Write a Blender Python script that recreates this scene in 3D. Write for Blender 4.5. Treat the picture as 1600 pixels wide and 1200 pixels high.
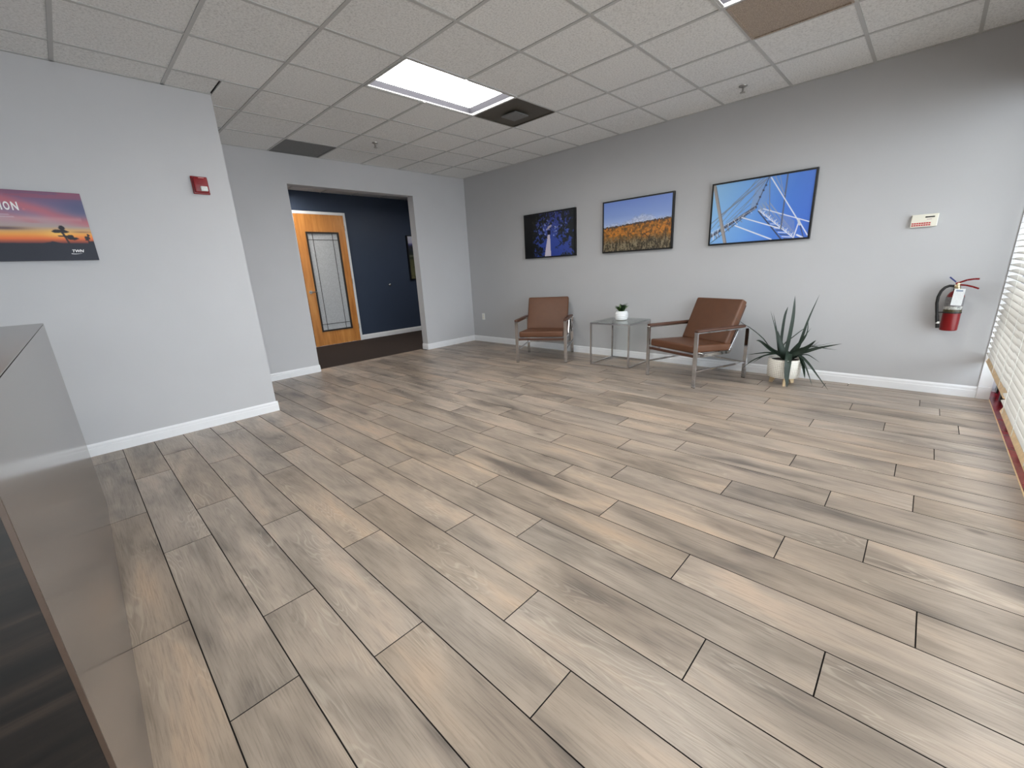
import bpy, bmesh, math, random
import numpy as np
from mathutils import Vector, Matrix

for o in list(bpy.data.objects):
    bpy.data.objects.remove(o)
SC = bpy.context.scene
COL = SC.collection
R = math.radians
random.seed(7)

# ------------------------------------------------------------------ camera
cd = bpy.data.cameras.new('camera')
cam = bpy.data.objects.new('camera', cd)
COL.objects.link(cam)
rv = Vector((0.69046956, -0.72163499, -0.04994724))
uv_ = Vector((0.23171324, 0.15523876, 0.96031761))
fv = Vector((0.68524504, 0.67464351, -0.27440002))
m = Matrix((rv, uv_, -fv)).transposed().to_4x4()
m.translation = Vector((-5.28073, -6.07809, 1.27799))
cam.matrix_world = m
cd.sensor_width = 36.0
cd.lens = 36.0 * 656.287 / 1600
cd.shift_x = (800 - 797.43) / 1600
cd.shift_y = (607.86 - 600) / 1600
cd.clip_start = 0.02
SC.camera = cam

# ------------------------------------------------------------------ light
SC.view_settings.view_transform = 'Standard'
SC.view_settings.look = 'None'
SC.view_settings.gamma = 1
SC.view_settings.use_curve_mapping = False
SC.view_settings.exposure = 0.45
W = bpy.data.worlds.new('world')
SC.world = W
W.use_nodes = True
wb = W.node_tree.nodes['Background']
wb.inputs[0].default_value = (0.86, 0.93, 1.0, 1)
wb.inputs[1].default_value = 3.8
TUBE = 12.0          # emission of the fluorescent lenses
CEIL_FILL = 600.0  # power of the added lamp that brightens the ceiling
DAY = 240.0         # daylight entering through the storefront windows


def area(name, loc, rot, sx, sy, power, color):
    l = bpy.data.lights.new(name, 'AREA')
    l.shape = 'RECTANGLE'
    l.size = sx
    l.size_y = sy
    l.energy = power
    l.color = color
    o = bpy.data.objects.new(name, l)
    COL.objects.link(o)
    o.location = loc
    o.rotation_euler = rot
    return o


# the bright sky over the street, outside the glass
area('daylight', (-1.2, -8.6, 2.1), (R(90 + 8), 0, R(0)), 7.6, 3.0, DAY, (0.90, 0.925, 1.0))
# added upward lamp to brighten the ceiling, standing in for sunlit pavement
area('ceiling_fill', (-2.2, -9.3, -.10), (R(180), 0, 0), 9.0, 4.2, CEIL_FILL, (0.97, 0.965, 1.0))

# ------------------------------------------------------------------ helpers


def lin(c):
    return tuple(((x / 255) / 12.92 if x / 255 <= .04045 else ((x / 255 + .055) / 1.055) ** 2.4) for x in c[:3]) + (1,)


def put(o, parent=None):
    COL.objects.link(o)
    if parent:
        o.parent = parent
    return o


def tag(o, label, cat, group=None, kind=None):
    if label:
        o['label'] = label
    if cat:
        o['category'] = cat
    if group:
        o['group'] = group
    if kind:
        o['kind'] = kind
    return o


def thing(name, label, cat, loc=(0, 0, 0), rz=0, group=None):
    o = bpy.data.objects.new(name, None)
    o.empty_display_size = .1
    put(o)
    o.location = loc
    o.rotation_euler = (0, 0, rz)
    return tag(o, label, cat, group)


class MB:
    def __init__(s):
        s.v = []
        s.f = []

    def box(s, x0, x1, y0, y1, z0, z1, M=None):
        b = len(s.v)
        P = [(x, y, z) for z in (z0, z1) for y in (y0, y1) for x in (x0, x1)]
        if M is not None:
            P = [tuple(M @ Vector(p)) for p in P]
        s.v += P
        s.f += [tuple(b + i for i in q) for q in
                ((0, 2, 3, 1), (4, 5, 7, 6), (0, 1, 5, 4), (2, 6, 7, 3), (0, 4, 6, 2), (1, 3, 7, 5))]
        return s

    def bar(s, a, b_, wx, wy, up=(0, 0, 1)):
        """rectangular bar from a to b; wx across, wy the other way"""
        a = Vector(a)
        b_ = Vector(b_)
        d = (b_ - a)
        L = d.length
        d.normalize()
        u = Vector(up)
        if abs(d.dot(u)) > .98:
            u = Vector((0, 1, 0))
        x = d.cross(u).normalized()
        y = x.cross(d).normalized()
        M = Matrix((x, d, y)).transposed().to_4x4()
        M.translation = a
        return s.box(-wx / 2, wx / 2, 0, L, -wy / 2, wy / 2, M)

    def tube(s, pts, r, n=10, caps=True):
        pts = [Vector(p) for p in pts]
        rs = r if isinstance(r, (list, tuple)) else [r] * len(pts)
        rings = []
        prev = None
        for i, p in enumerate(pts):
            t = (pts[min(i + 1, len(pts) - 1)] - pts[max(i - 1, 0)]).normalized()
            if prev is None:
                u = Vector((0, 0, 1)) if abs(t.z) < .9 else Vector((1, 0, 0))
                x = t.cross(u).normalized()
            else:
                x = (prev - t * prev.dot(t)).normalized()
            prev = x
            y = t.cross(x)
            b = len(s.v)
            for k in range(n):
                a = 2 * math.pi * k / n
                s.v.append(tuple(p + (x * math.cos(a) + y * math.sin(a)) * rs[i]))
            rings.append(b)
        for i in range(len(rings) - 1):
            for k in range(n):
                k2 = (k + 1) % n
                s.f.append((rings[i] + k, rings[i] + k2, rings[i + 1] + k2, rings[i + 1] + k))
        if caps:
            s.f.append(tuple(rings[0] + k for k in range(n))[::-1])
            s.f.append(tuple(rings[-1] + k for k in range(n)))
        return s

    def lathe(s, prof, c=(0, 0, 0), n=28, caps=True):
        b0 = len(s.v)
        for (r, z) in prof:
            for k in range(n):
                a = 2 * math.pi * k / n
                s.v.append((c[0] + r * math.cos(a), c[1] + r * math.sin(a), c[2] + z))
        for i in range(len(prof) - 1):
            for k in range(n):
                k2 = (k + 1) % n
                s.f.append((b0 + i * n + k, b0 + i * n + k2, b0 + (i + 1) * n + k2, b0 + (i + 1) * n + k))
        if caps:
            s.f.append(tuple(b0 + k for k in range(n))[::-1])
            e = b0 + (len(prof) - 1) * n
            s.f.append(tuple(e + k for k in range(n)))
        return s

    def build(s, name, mat, parent=None, bevel=0, seg=2, smooth=False, kind=None, label=None, loc=None):
        me = bpy.data.meshes.new(name)
        me.from_pydata(s.v, [], s.f)
        if bevel:
            bm = bmesh.new()
            bm.from_mesh(me)
            bmesh.ops.bevel(bm, geom=[e for e in bm.edges if len(e.link_faces) == 2 and e.calc_face_angle() > .6],
                            offset=bevel, segments=seg, profile=.5, affect='EDGES')
            bm.to_mesh(me)
            bm.free()
        me.materials.append(mat)
        if smooth:
            for p in me.polygons:
                p.use_smooth = True
            try:
                me.set_sharp_from_angle(angle=R(40))
            except Exception:
                pass
        o = bpy.data.objects.new(name, me)
        put(o, parent)
        if loc:
            o.location = loc
        if kind:
            o['kind'] = kind
        if label:
            o['label'] = label
        return o


def copy_tree(o, parent=None):
    c = o.copy()
    COL.objects.link(c)
    c.parent = parent
    for ch in [k for k in bpy.data.objects if k.parent == o]:
        copy_tree(ch, c)
    return c


# ------------------------------------------------------------------ materials
class NT:
    def __init__(s, name):
        s.m = bpy.data.materials.new(name)
        s.m.use_nodes = True
        s.t = s.m.node_tree
        s.b = s.t.nodes['Principled BSDF']

    def n(s, typ, **kw):
        nd = s.t.nodes.new(typ)
        for k, v in kw.items():
            if hasattr(nd, k):
                setattr(nd, k, v)
            else:
                nd.inputs[k.replace('_', ' ')].default_value = v
        return nd

    def l(s, a, b):
        s.t.links.new(a, b)

    def ramp(s, fac, stops):
        r = s.n('ShaderNodeValToRGB')
        e = r.color_ramp.elements
        while len(e) < len(stops):
            e.new(.5)
        for i, (p, c) in enumerate(stops):
            e[i].position = p
            e[i].color = c if len(c) == 4 else tuple(c) + (1,)
        s.l(fac, r.inputs[0])
        return r

    def mix(s, fac, a, b, mode='MIX'):
        x = s.n('ShaderNodeMix', data_type='RGBA', blend_type=mode)
        for i, v in ((0, fac), (6, a), (7, b)):
            if hasattr(v, 'node'):
                s.l(v, x.inputs[i])
            else:
                x.inputs[i].default_value = v
        return x.outputs[2]

    def math(s, op, a, b=None):
        x = s.n('ShaderNodeMath', operation=op)
        for i, v in ((0, a), (1, b)):
            if v is None:
                continue
            if hasattr(v, 'node'):
                s.l(v, x.inputs[i])
            else:
                x.inputs[i].default_value = v
        return x.outputs[0]

    def bump(s, h, strength=.2, dist=.01):
        b = s.n('ShaderNodeBump')
        b.inputs['Strength'].default_value = strength
        b.inputs['Distance'].default_value = dist
        s.l(h, b.inputs['Height'])
        s.l(b.outputs[0], s.b.inputs['Normal'])


def simple(name, rgb, rough=.5, metal=0, noise=0.0, scale=20, bump=0, bscale=200, spec=.5, coat=0, emit=None):
    N = NT(name)
    b = N.b
    c = lin(rgb)
    b.inputs['Base Color'].default_value = c
    b.inputs['Roughness'].default_value = rough
    b.inputs['Metallic'].default_value = metal
    b.inputs['Specular IOR Level'].default_value = spec
    b.inputs['Coat Weight'].default_value = coat
    tc = N.n('ShaderNodeTexCoord')
    if noise:
        nz = N.n('ShaderNodeTexNoise', Scale=scale, Detail=4)
        N.l(tc.outputs['Object'], nz.inputs['Vector'])
        r = N.ramp(nz.outputs[0], [(.3, tuple(x * (1 - noise) for x in c[:3])), (.7, tuple(min(1, x * (1 + noise)) for x in c[:3]))])
        N.l(r.outputs[0], b.inputs['Base Color'])
    if bump:
        nz2 = N.n('ShaderNodeTexNoise', Scale=bscale, Detail=3)
        N.l(tc.outputs['Object'], nz2.inputs['Vector'])
        N.bump(nz2.outputs[0], bump, .002)
    if emit:
        b.inputs['Emission Color'].default_value = lin(emit[0])
        b.inputs['Emission Strength'].default_value = emit[1]
    return N.m


def m_plank():
    N = NT('wood_look_plank')
    tc = N.n('ShaderNodeTexCoord')
    oi = N.n('ShaderNodeObjectInfo')
    off = N.n('ShaderNodeVectorMath', operation='MULTIPLY_ADD')
    comb = N.n('ShaderNodeCombineXYZ')
    N.l(oi.outputs['Random'], comb.inputs[0])
    N.l(oi.outputs['Random'], comb.inputs[1])
    N.l(oi.outputs['Random'], comb.inputs[2])
    N.l(comb.outputs[0], off.inputs[0])
    off.inputs[1].default_value = (37, 91, 53)
    N.l(tc.outputs['Object'], off.inputs[2])

    def mp(sx, sy, sz=1):
        x = N.n('ShaderNodeMapping')
        x.inputs['Scale'].default_value = (sx, sy, sz)
        N.l(off.outputs[0], x.inputs[0])
        return x.outputs[0]
    # large colour clouds along the plank
    n1 = N.n('ShaderNodeTexNoise', Scale=1, Detail=3, Roughness=.55, Distortion=.4)
    N.l(mp(7, 1.6), n1.inputs['Vector'])
    base = N.ramp(n1.outputs[0], [(.28, lin((108, 99, 92))), (.42, lin((145, 133, 122))), (.57, lin((168, 154, 141))), (.75, lin((188, 168, 150)))])
    # grain streaks
    n2 = N.n('ShaderNodeTexNoise', Scale=1, Detail=6, Roughness=.7)
    N.l(mp(210, 7), n2.inputs['Vector'])
    g = N.ramp(n2.outputs[0], [(.32, (.60, .60, .60)), (.52, (1, 1, 1)), (.75, (1.0, 1.0, 1.0))])
    c = N.mix(.75, base.outputs[0], g.outputs[0], 'MULTIPLY')
    # cathedral figure: rings of a stretched distorted noise
    n3 = N.n('ShaderNodeTexNoise', Scale=1, Detail=2, Distortion=.3)
    N.l(mp(9, 1.1), n3.inputs['Vector'])
    ring = N.math('SINE', N.math('MULTIPLY', n3.outputs[0], 150.0))
    n4 = N.n('ShaderNodeTexNoise', Scale=1, Detail=1)
    N.l(mp(6, 1.9, 3), n4.inputs['Vector'])
    msk = N.ramp(n4.outputs[0], [(.54, (0, 0, 0)), (.66, (1, 1, 1))])
    rr = N.ramp(ring, [(.35, (0, 0, 0)), (1.0, (1, 1, 1))])
    fac = N.math('MULTIPLY', N.math('MULTIPLY', rr.outputs[0], msk.outputs[0]), .30)
    c = N.mix(fac, c, lin((205, 193, 178)))
    # knots
    vo = N.n('ShaderNodeTexVoronoi', Scale=1, feature='F1')
    N.l(mp(4.2, 1.9), vo.inputs['Vector'])
    kn = N.ramp(vo.outputs['Distance'], [(.0, (1, 1, 1)), (.05, (.85, .85, .85)), (.085, (.25, .25, .25)), (.17, (0, 0, 0))])
    n5 = N.n('ShaderNodeTexNoise', Scale=1, Detail=1)
    N.l(mp(1.4, .8, 7), n5.inputs['Vector'])
    kk = N.ramp(n5.outputs[0], [(.48, (0, 0, 0)), (.52, (1, 1, 1))])
    c = N.mix(N.math('MULTIPLY', N.math('MULTIPLY', kn.outputs[0], kk.outputs[0]), .75), c, lin((72, 62, 55)))
    # plank to plank variation
    hv = N.n('ShaderNodeHueSaturation')
    N.l(c, hv.inputs['Color'])
    N.l(N.math('MULTIPLY_ADD', oi.outputs['Random'], .18), hv.inputs['Value'])
    hv.inputs['Value'].links[0].from_node.inputs[2].default_value = .90
    sat = N.math('MULTIPLY_ADD', N.math('FRACT', N.math('MULTIPLY', oi.outputs['Random'], 17.3)), .25)
    sat.node.inputs[2].default_value = .95
    N.l(sat, hv.inputs['Saturation'])
    N.l(hv.outputs[0], N.b.inputs['Base Color'])
    ro = N.ramp(n2.outputs[0], [(.3, (.42, .42, .42)), (.7, (.33, .33, .33))])
    N.l(ro.outputs[0], N.b.inputs['Roughness'])
    N.b.inputs['Specular IOR Level'].default_value = .5
    N.bump(n2.outputs[0], .10, .002)
    return N.m


def m_ceiling():
    N = NT('ceiling_tile_fissured')
    tc = N.n('ShaderNodeTexCoord')
    oi = N.n('ShaderNodeObjectInfo')
    ad = N.n('ShaderNodeVectorMath', operation='ADD')
    cb = N.n('ShaderNodeCombineXYZ')
    N.l(N.math('MULTIPLY', oi.outputs['Random'], 40.0), cb.inputs[2])
    N.l(tc.outputs['Object'], ad.inputs[0])
    N.l(cb.outputs[0], ad.inputs[1])
    nz = N.n('ShaderNodeTexNoise', Scale=75, Detail=4, Roughness=.75)
    N.l(ad.outputs[0], nz.inputs['Vector'])
    r = N.ramp(nz.outputs[0], [(.34, lin((206, 206, 205))), (.5, lin((232, 232, 231))), (.64, lin((240, 240, 239)))])
    hv = N.n('ShaderNodeHueSaturation')
    N.l(r.outputs[0], hv.inputs['Color'])
    v = N.math('MULTIPLY_ADD', oi.outputs['Random'], .05)
    v.node.inputs[2].default_value = .96
    N.l(v, hv.inputs['Value'])
    N.l(hv.outputs[0], N.b.inputs['Base Color'])
    N.b.inputs['Roughness'].default_value = .9
    N.b.inputs['Specular IOR Level'].default_value = .2
    N.bump(nz.outputs[0], .5, .004)
    return N.m


def m_darkwood():
    N = NT('dark_wood_laminate')
    tc = N.n('ShaderNodeTexCoord')
    x = N.n('ShaderNodeMapping')
    x.inputs['Scale'].default_value = (2.2, 3, 42)
    N.l(tc.outputs['Object'], x.inputs[0])
    nz = N.n('ShaderNodeTexNoise', Scale=1, Detail=5, Roughness=.65, Distortion=.3)
    N.l(x.outputs[0], nz.inputs['Vector'])
    r = N.ramp(nz.outputs[0], [(.35, lin((10, 8, 7))), (.55, lin((24, 18, 15))), (.74, lin((46, 36, 29)))])
    N.l(r.outputs[0], N.b.inputs['Base Color'])
    N.b.inputs['Roughness'].default_value = .45
    return N.m


def m_door():
    N = NT('honey_maple_veneer')
    tc = N.n('ShaderNodeTexCoord')
    x = N.n('ShaderNodeMapping')
    x.inputs['Scale'].default_value = (14, 14, 1.6)
    N.l(tc.outputs['Object'], x.inputs[0])
    nz = N.n('ShaderNodeTexNoise', Scale=1, Detail=5, Roughness=.6, Distortion=.5)
    N.l(x.outputs[0], nz.inputs['Vector'])
    r = N.ramp(nz.outputs[0], [(.3, lin((178, 112, 52))), (.55, lin((204, 136, 68))), (.75, lin((219, 155, 86)))])
    N.l(r.outputs[0], N.b.inputs['Base Color'])
    N.b.inputs['Roughness'].default_value = .35
    return N.m


def m_glass(name, tint, rough=.0, mixf=.12):
    """clear pane: mostly straight-through with a glossy film"""
    N = NT(name)
    tr = N.n('ShaderNodeBsdfTransparent')
    tr.inputs[0].default_value = tint
    gl = N.n('ShaderNodeBsdfGlossy')
    gl.inputs['Roughness'].default_value = rough
    lw = N.n('ShaderNodeLayerWeight')
    lw.inputs[0].default_value = .5
    fr = N.math('ADD', N.math('MULTIPLY', N.math('POWER', lw.outputs['Facing'], 5.0), .94), .04)
    mx = N.n('ShaderNodeMixShader')
    N.l(fr, mx.inputs[0])
    N.l(tr.outputs[0], mx.inputs[1])
    N.l(gl.outputs[0], mx.inputs[2])
    out = [n for n in N.t.nodes if n.type == 'OUTPUT_MATERIAL'][0]
    N.l(mx.outputs[0], out.inputs[0])
    return N.m


def m_vcol(name, rough=.35, coat=0.0):
    N = NT(name)
    a = N.n('ShaderNodeVertexColor')
    a.layer_name = 'print'
    N.l(a.outputs[0], N.b.inputs['Base Color'])
    N.b.inputs['Roughness'].default_value = rough
    N.b.inputs['Coat Weight'].default_value = coat
    return N.m


def m_perf(name, rgb):
    N = NT(name)
    tc = N.n('ShaderNodeTexCoord')
    vo = N.n('ShaderNodeTexNoise', Scale=260, Detail=2)
    N.l(tc.outputs['Object'], vo.inputs['Vector'])
    c = lin(rgb)
    r = N.ramp(vo.outputs[0], [(.4, tuple(x * .6 for x in c[:3])), (.6, tuple(x * 1.15 for x in c[:3]))])
    N.l(r.outputs[0], N.b.inputs['Base Color'])
    N.b.inputs['Roughness'].default_value = .6
    N.b.inputs['Metallic'].default_value = .0
    return N.m


def m_frost():
    N = NT('frosted_glass')
    tc = N.n('ShaderNodeTexCoord')
    nz = N.n('ShaderNodeTexNoise', Scale=60, Detail=2)
    N.l(tc.outputs['Object'], nz.inputs['Vector'])
    r = N.ramp(nz.outputs[0], [(.3, lin((172, 174, 177))), (.7, lin((192, 194, 197)))])
    N.l(r.outputs[0], N.b.inputs['Base Color'])
    N.b.inputs['Roughness'].default_value = .28
    N.b.inputs['Specular IOR Level'].default_value = .7
    N.bump(nz.outputs[0], .15, .002)
    return N.m


def m_red_tile():
    N = NT('glazed_red_tile')
    tc = N.n('ShaderNodeTexCoord')
    nz = N.n('ShaderNodeTexNoise', Scale=9, Detail=4)
    N.l(tc.outputs['Object'], nz.inputs['Vector'])
    r = N.ramp(nz.outputs[0], [(.3, lin((112, 22, 32))), (.7, lin((150, 40, 52)))])
    N.l(r.outputs[0], N.b.inputs['Base Color'])
    N.b.inputs['Roughness'].default_value = .16
    return N.m


def m_planter():
    N = NT('white_grid_ceramic')
    tc = N.n('ShaderNodeTexCoord')
    sp = N.n('ShaderNodeSeparateXYZ')
    N.l(tc.outputs['Object'], sp.inputs[0])
    ang = N.math('ARCTAN2', sp.outputs[1], sp.outputs[0])
    a = N.math('SINE', N.math('MULTIPLY', ang, 52.0))
    b = N.math('SINE', N.math('MULTIPLY', sp.outputs[2], 340.0))
    h = N.math('MAXIMUM', a, b)
    r = N.ramp(h, [(.80, lin((236, 233, 226))), (.97, lin((176, 166, 148)))])
    N.l(r.outputs[0], N.b.inputs['Base Color'])
    N.b.inputs['Roughness'].default_value = .5
    N.bump(N.math('MULTIPLY', h, -1.0), .35, .003)
    return N.m


def m_wall(name, rgb, rough=.75):
    return simple(name, rgb, rough, noise=.012, scale=3, bump=.12, bscale=260, spec=.25)


M = dict(
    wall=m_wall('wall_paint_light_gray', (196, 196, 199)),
    wall_dim=m_wall('wall_paint_dimmed', (186, 186, 188)),  # same wall paint, darkened to hold down window light on the right wall
    navy=m_wall('wall_paint_navy', (58, 68, 86), .42),
    trim=simple('white_trim_paint', (236, 237, 240), .35, noise=.01),
    plank=m_plank(), ceil=m_ceiling(),
    grout=simple('dark_grout', (34, 30, 28), .9, noise=.1, scale=50),
    tee=simple('ceiling_tee_shaded', (186, 186, 185), .45, noise=.01),  # white tees with their shade put into a darker gray
    plenum=simple('plenum_gray', (120, 120, 120), .9, noise=.02),
    carpet=simple('dark_brown_carpet', (58, 50, 47), .95, noise=.35, scale=180, bump=.6, bscale=500, spec=.1),
    dark=m_darkwood(),
    lam=simple('gray_gloss_laminate', (98, 91, 86), .17, noise=.06, scale=400, spec=.6),
    edge=simple('brown_laminate_edge', (70, 54, 44), .4, noise=.05),
    door=m_door(), frost=m_frost(),
    black=simple('black_satin', (14, 14, 16), .35, noise=.05),
    came=simple('dark_came_metal', (52, 44, 40), .4, metal=.3, noise=.05),
    chrome=simple('polished_chrome', (205, 205, 208), .10, metal=1, noise=.01),
    nickel=simple('satin_nickel', (180, 178, 175), .28, metal=1, noise=.01),
    leather=simple('brown_leather', (94, 58, 36), .5, noise=.07, scale=12, bump=.25, bscale=420),
    leather2=simple('brown_leather_dark', (80, 50, 36), .5, noise=.07, scale=12, bump=.25, bscale=420),
    red=simple('red_enamel', (120, 6, 14), .28, noise=.03),
    redp=simple('red_plastic', (134, 16, 26), .35, noise=.03),
    glass=m_glass('clear_glass', (.96, .985, .98, 1)),
    tglass=m_glass('table_glass', (.93, .97, .955, 1)),
    white=simple('white_plastic', (232, 232, 228), .4, noise=.01),
    cream=simple('cream_plastic', (226, 222, 208), .45, noise=.01),
    slat=simple('white_blind_slat', (186, 181, 174), .45, noise=.02),
    tan=simple('tan_wood_rail', (228, 198, 154), .5, noise=.12, scale=30),
    cord=simple('white_cord', (225, 225, 220), .8, noise=.02),
    bronze=simple('dark_bronze_frame', (40, 38, 38), .45, metal=.4, noise=.04),
    redtile=m_red_tile(),
    leaf=simple('deep_green_leaf', (27, 42, 31), .45, noise=.25, scale=18, spec=.45),
    leaf2=simple('succulent_green', (92, 130, 60), .5, noise=.3, scale=60),
    leaf3=simple('dark_foliage_green', (38, 62, 34), .5, noise=.3, scale=60),
    soil=simple('potting_soil', (44, 34, 28), .95, noise=.3, scale=80, bump=.6, bscale=120),
    pot=simple('white_glazed_ceramic', (236, 238, 240), .22, noise=.01),
    planter=m_planter(),
    birch=simple('pale_birch_wood', (214, 188, 150), .5, noise=.08, scale=30),
    rubber=simple('black_rubber', (18, 18, 18), .6, noise=.05),
    paper=simple('tag_paper', (222, 224, 226), .6, noise=.08, scale=160),
    blue=simple('blue_tag', (38, 48, 110), .4, noise=.05),
    brass=simple('pale_brass', (220, 205, 170), .3, metal=.8, noise=.02),
    tube=simple('fluorescent_lens', (255, 255, 255), .4, noise=.001, emit=((255, 252, 246), TUBE)),
    refl=simple('light_reflector_gray', (50, 50, 55), .8, noise=.01, spec=.1),
    vent_dark=m_perf('perforated_vent_dark', (84, 79, 70)),
    vent_gray=m_perf('perforated_vent_gray', (120, 120, 121)),
    vent_brown=m_perf('perforated_vent_brown', (176, 160, 144)),
    vcol=m_vcol('photo_print', .3, .3), vcol_m=m_vcol('canvas_print', .6),
    textw=simple('white_print_ink', (240, 240, 242), .5, noise=.01),
    textp=simple('pink_print_ink', (214, 128, 128), .5, noise=.01),
    ground=simple('pale_concrete', (176, 172, 166), .85, noise=.08, scale=4),
    tube_hall=simple('fluorescent_lens_hall', (255, 255, 255), .4, noise=.001, emit=((255, 250, 240), 20.0)),
    lens=simple('strobe_lens', (225, 228, 226), .12, noise=.25, scale=260, spec=.8),
    bred=simple('red_button', (190, 62, 66), .5, noise=.02),
)

H = 2.8229
T = .6096
X0, Y0 = .6896, .5964
LW = -1.465          # front face of the left wall
LX = -4.02           # end of the left wall
OX0, OX1, OZ = -2.973, -1.085, 2.466     # opening in the back wall
WT = .15             # thickness of the back wall
HY = 2.33            # far wall of the hall
WY = -6.54           # inner face of the window wall
FX = -8.3            # far left wall
SX0, SX1 = -7.0, -.02   # window span
SH = 2.45            # window head

# ------------------------------------------------------------------ setting


def struct(name, mb, mat, **k):
    return mb.build(name, mat, kind='structure', **k)


fl = struct('floor', MB().box(FX, 0.0, WY - .085, WT + .01, -.12, -.008), M['grout'])
struct('floor_carpet', MB().box(-5.2, 2.2, WT + .0101, HY, -.12, -.001), M['carpet'])
tr = struct('trim_1', MB().box(OX0, OX1, WT + .0, WT + .012, -.001, .003), M['edge'])

# planks ------------------------------------------------------------
known = {11: [-4.169], 10: [-4.760], 9: [-4.384], 8: [-4.89], 7: [-5.434], 6: [-5.123], 5: [-5.716], 4: [-6.027], 3: [-5.5],
         2: [-5.022], 1: [-5.783], 0: [-4.85], -1: [-5.428], -2: [-5.876], -3: [-4.99], -4: [-5.636], -5: [-6.12],
         -6: [-5.395], -7: [-6.287], -8: [-5.60], -9: [-6.02], -10: [-6.414], -11: [-5.78], -12: [-5.1], -13: [-6.2], -14: [-5.5]}
PITCH, PL, GAP = .2045, 1.219, .0042
pm = {}


def plank_mesh(w, l):
    k = (round(w, 3), round(l, 3))
    if k not in pm:
        b = MB()
        hw, hl, t, ch = w / 2, l / 2, .0, .0003
        b.v = [(-hw, -hl, -.008), (hw, -hl, -.008), (hw, hl, -.008), (-hw, hl, -.008),
               (-hw, -hl, -ch), (hw, -hl, -ch), (hw, hl, -ch), (-hw, hl, -ch),
               (-hw + ch, -hl + ch, 0), (hw - ch, -hl + ch, 0), (hw - ch, hl - ch, 0), (-hw + ch, hl - ch, 0)]
        for r0 in (0, 4):
            for i in range(4):
                j = (i + 1) % 4
                b.f.append((r0 + i, r0 + j, r0 + 4 + j, r0 + 4 + i))
        b.f.append((8, 9, 10, 11))
        me = bpy.data.meshes.new('plank')
        me.from_pydata(b.v, [], b.f)
        me.materials.append(M['plank'])
        me.materials.append(M['grout'])
        for i in range(4):
            me.polygons[i].material_index = 1
        pm[k] = me
    return pm[k]


def add_plank(x0, x1, y0, y1):
    if x1 - x0 < .02 or y1 - y0 < .02:
        return
    o = bpy.data.objects.new('plank', plank_mesh(x1 - x0 - GAP, y1 - y0 - GAP))
    put(o, fl)
    o.location = ((x0 + x1) / 2, (y0 + y1) / 2, 0)


for n in range(-15, 13):
    xe = -2.98 - PITCH * n
    xa, xb = xe - PITCH, min(xe, 0)
    if xa >= 0:
        continue
    j = known.get(n, [random.uniform(-6, -5)])[0]
    while j > WY - .09:
        j -= PL
    top = 0.0
    mid = (xa + xb) / 2
    if mid < LX:
        top = LW
    elif OX0 < mid < OX1:
        top = WT
    ys = [WY - .085]
    y = j + PL
    if y - ys[0] < .03:
        y += PL
    while y < top:
        if top - y < .03:
            break
        ys.append(y)
        y += PL
    ys.append(top)
    for a, b_ in zip(ys[:-1], ys[1:]):
        add_plank(xa, xb, a, b_)

# walls ------------------------------------------------------------
struct('wall_right', MB().box(0, .12, WY - .082, 0, -.0, 3.0), M['wall_dim'])
wb_ = MB()
wb_.box(LX - .2, OX0, 0, WT, 0, 3.0)
wb_.box(OX1, .12, 0.0001, WT, 0, 3.0)
wb_.box(OX0, OX1, 0, WT, OZ, 3.0)
struct('wall_back', wb_, M['wall'])
struct('wall_left', MB().box(FX, LX, LW, -.001, 0, 3.0), M['wall'])
struct('wall_far_left', MB().box(FX - .12, FX, WY - .085, LW, 0, 3.0), M['wall'])
ww = MB()
ww.box(FX - .12, SX0, WY - .2, WY, 0, 3.0)
ww.box(SX0, -.0005, WY - .2, WY - .0005, SH, 3.0)
ww.box(-.0005, .42, WY - .2, WY - .083, SH, 3.0)
ww.box(.32, .42, WY - .2, WY - .083, 0, SH)
ww.box(-.10, .3199, WY - .262, WY - .215, .2405, SH)  # unseen panel added beside the glass to dim the right wall corner
struct('wall_window', ww, M['wall'])
struct('wall_hall', MB().box(-5.2, 2.2, HY, HY + .12, 0, 3.0), M['navy'])
wh = MB()
wh.box(2.2, 2.32, WT, HY + .12, 0, 3.0)
wh.box(.12, 2.2, .02, WT, 0, 3.0)
wh.box(-5.32, -5.2, 0, HY + .12, 0, 3.0)
wh.box(-5.2, LX - .2, 0.001, WT, 0, 3.0)
struct('wall_hall_side', wh, M['navy'])
cl = struct('ceiling', MB().box(FX - .2, 2.4, WY - .3, HY + .2, 3.0, 3.05), M['plenum'])


def baseboard(name, a, b_, nrm, t=.014, h=.1):
    """moulded board from a to b on the floor; nrm points into the room"""
    a = Vector((a[0], a[1], 0))
    b_ = Vector((b_[0], b_[1], 0))
    nv = Vector((nrm[0], nrm[1], 0))
    prof = [(0, 0), (t, 0), (t, h * .62), (t * .8, h * .66), (t * .8, h * .86), (t * .45, h * .95), (t * .3, h), (0, h)]
    mb = MB()
    for p in (a, b_):
        for (d, z) in prof:
            mb.v.append(tuple(p + nv * (d + .0005) + Vector((0, 0, z + .0003))))
    k = len(prof)
    for i in range(k):
        mb.f.append((i, (i + 1) % k, k + (i + 1) % k, k + i))
    mb.f.append(tuple(range(k))[::-1])
    mb.f.append(tuple(range(k, 2 * k)))
    return struct(name, mb, M['trim'])


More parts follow.
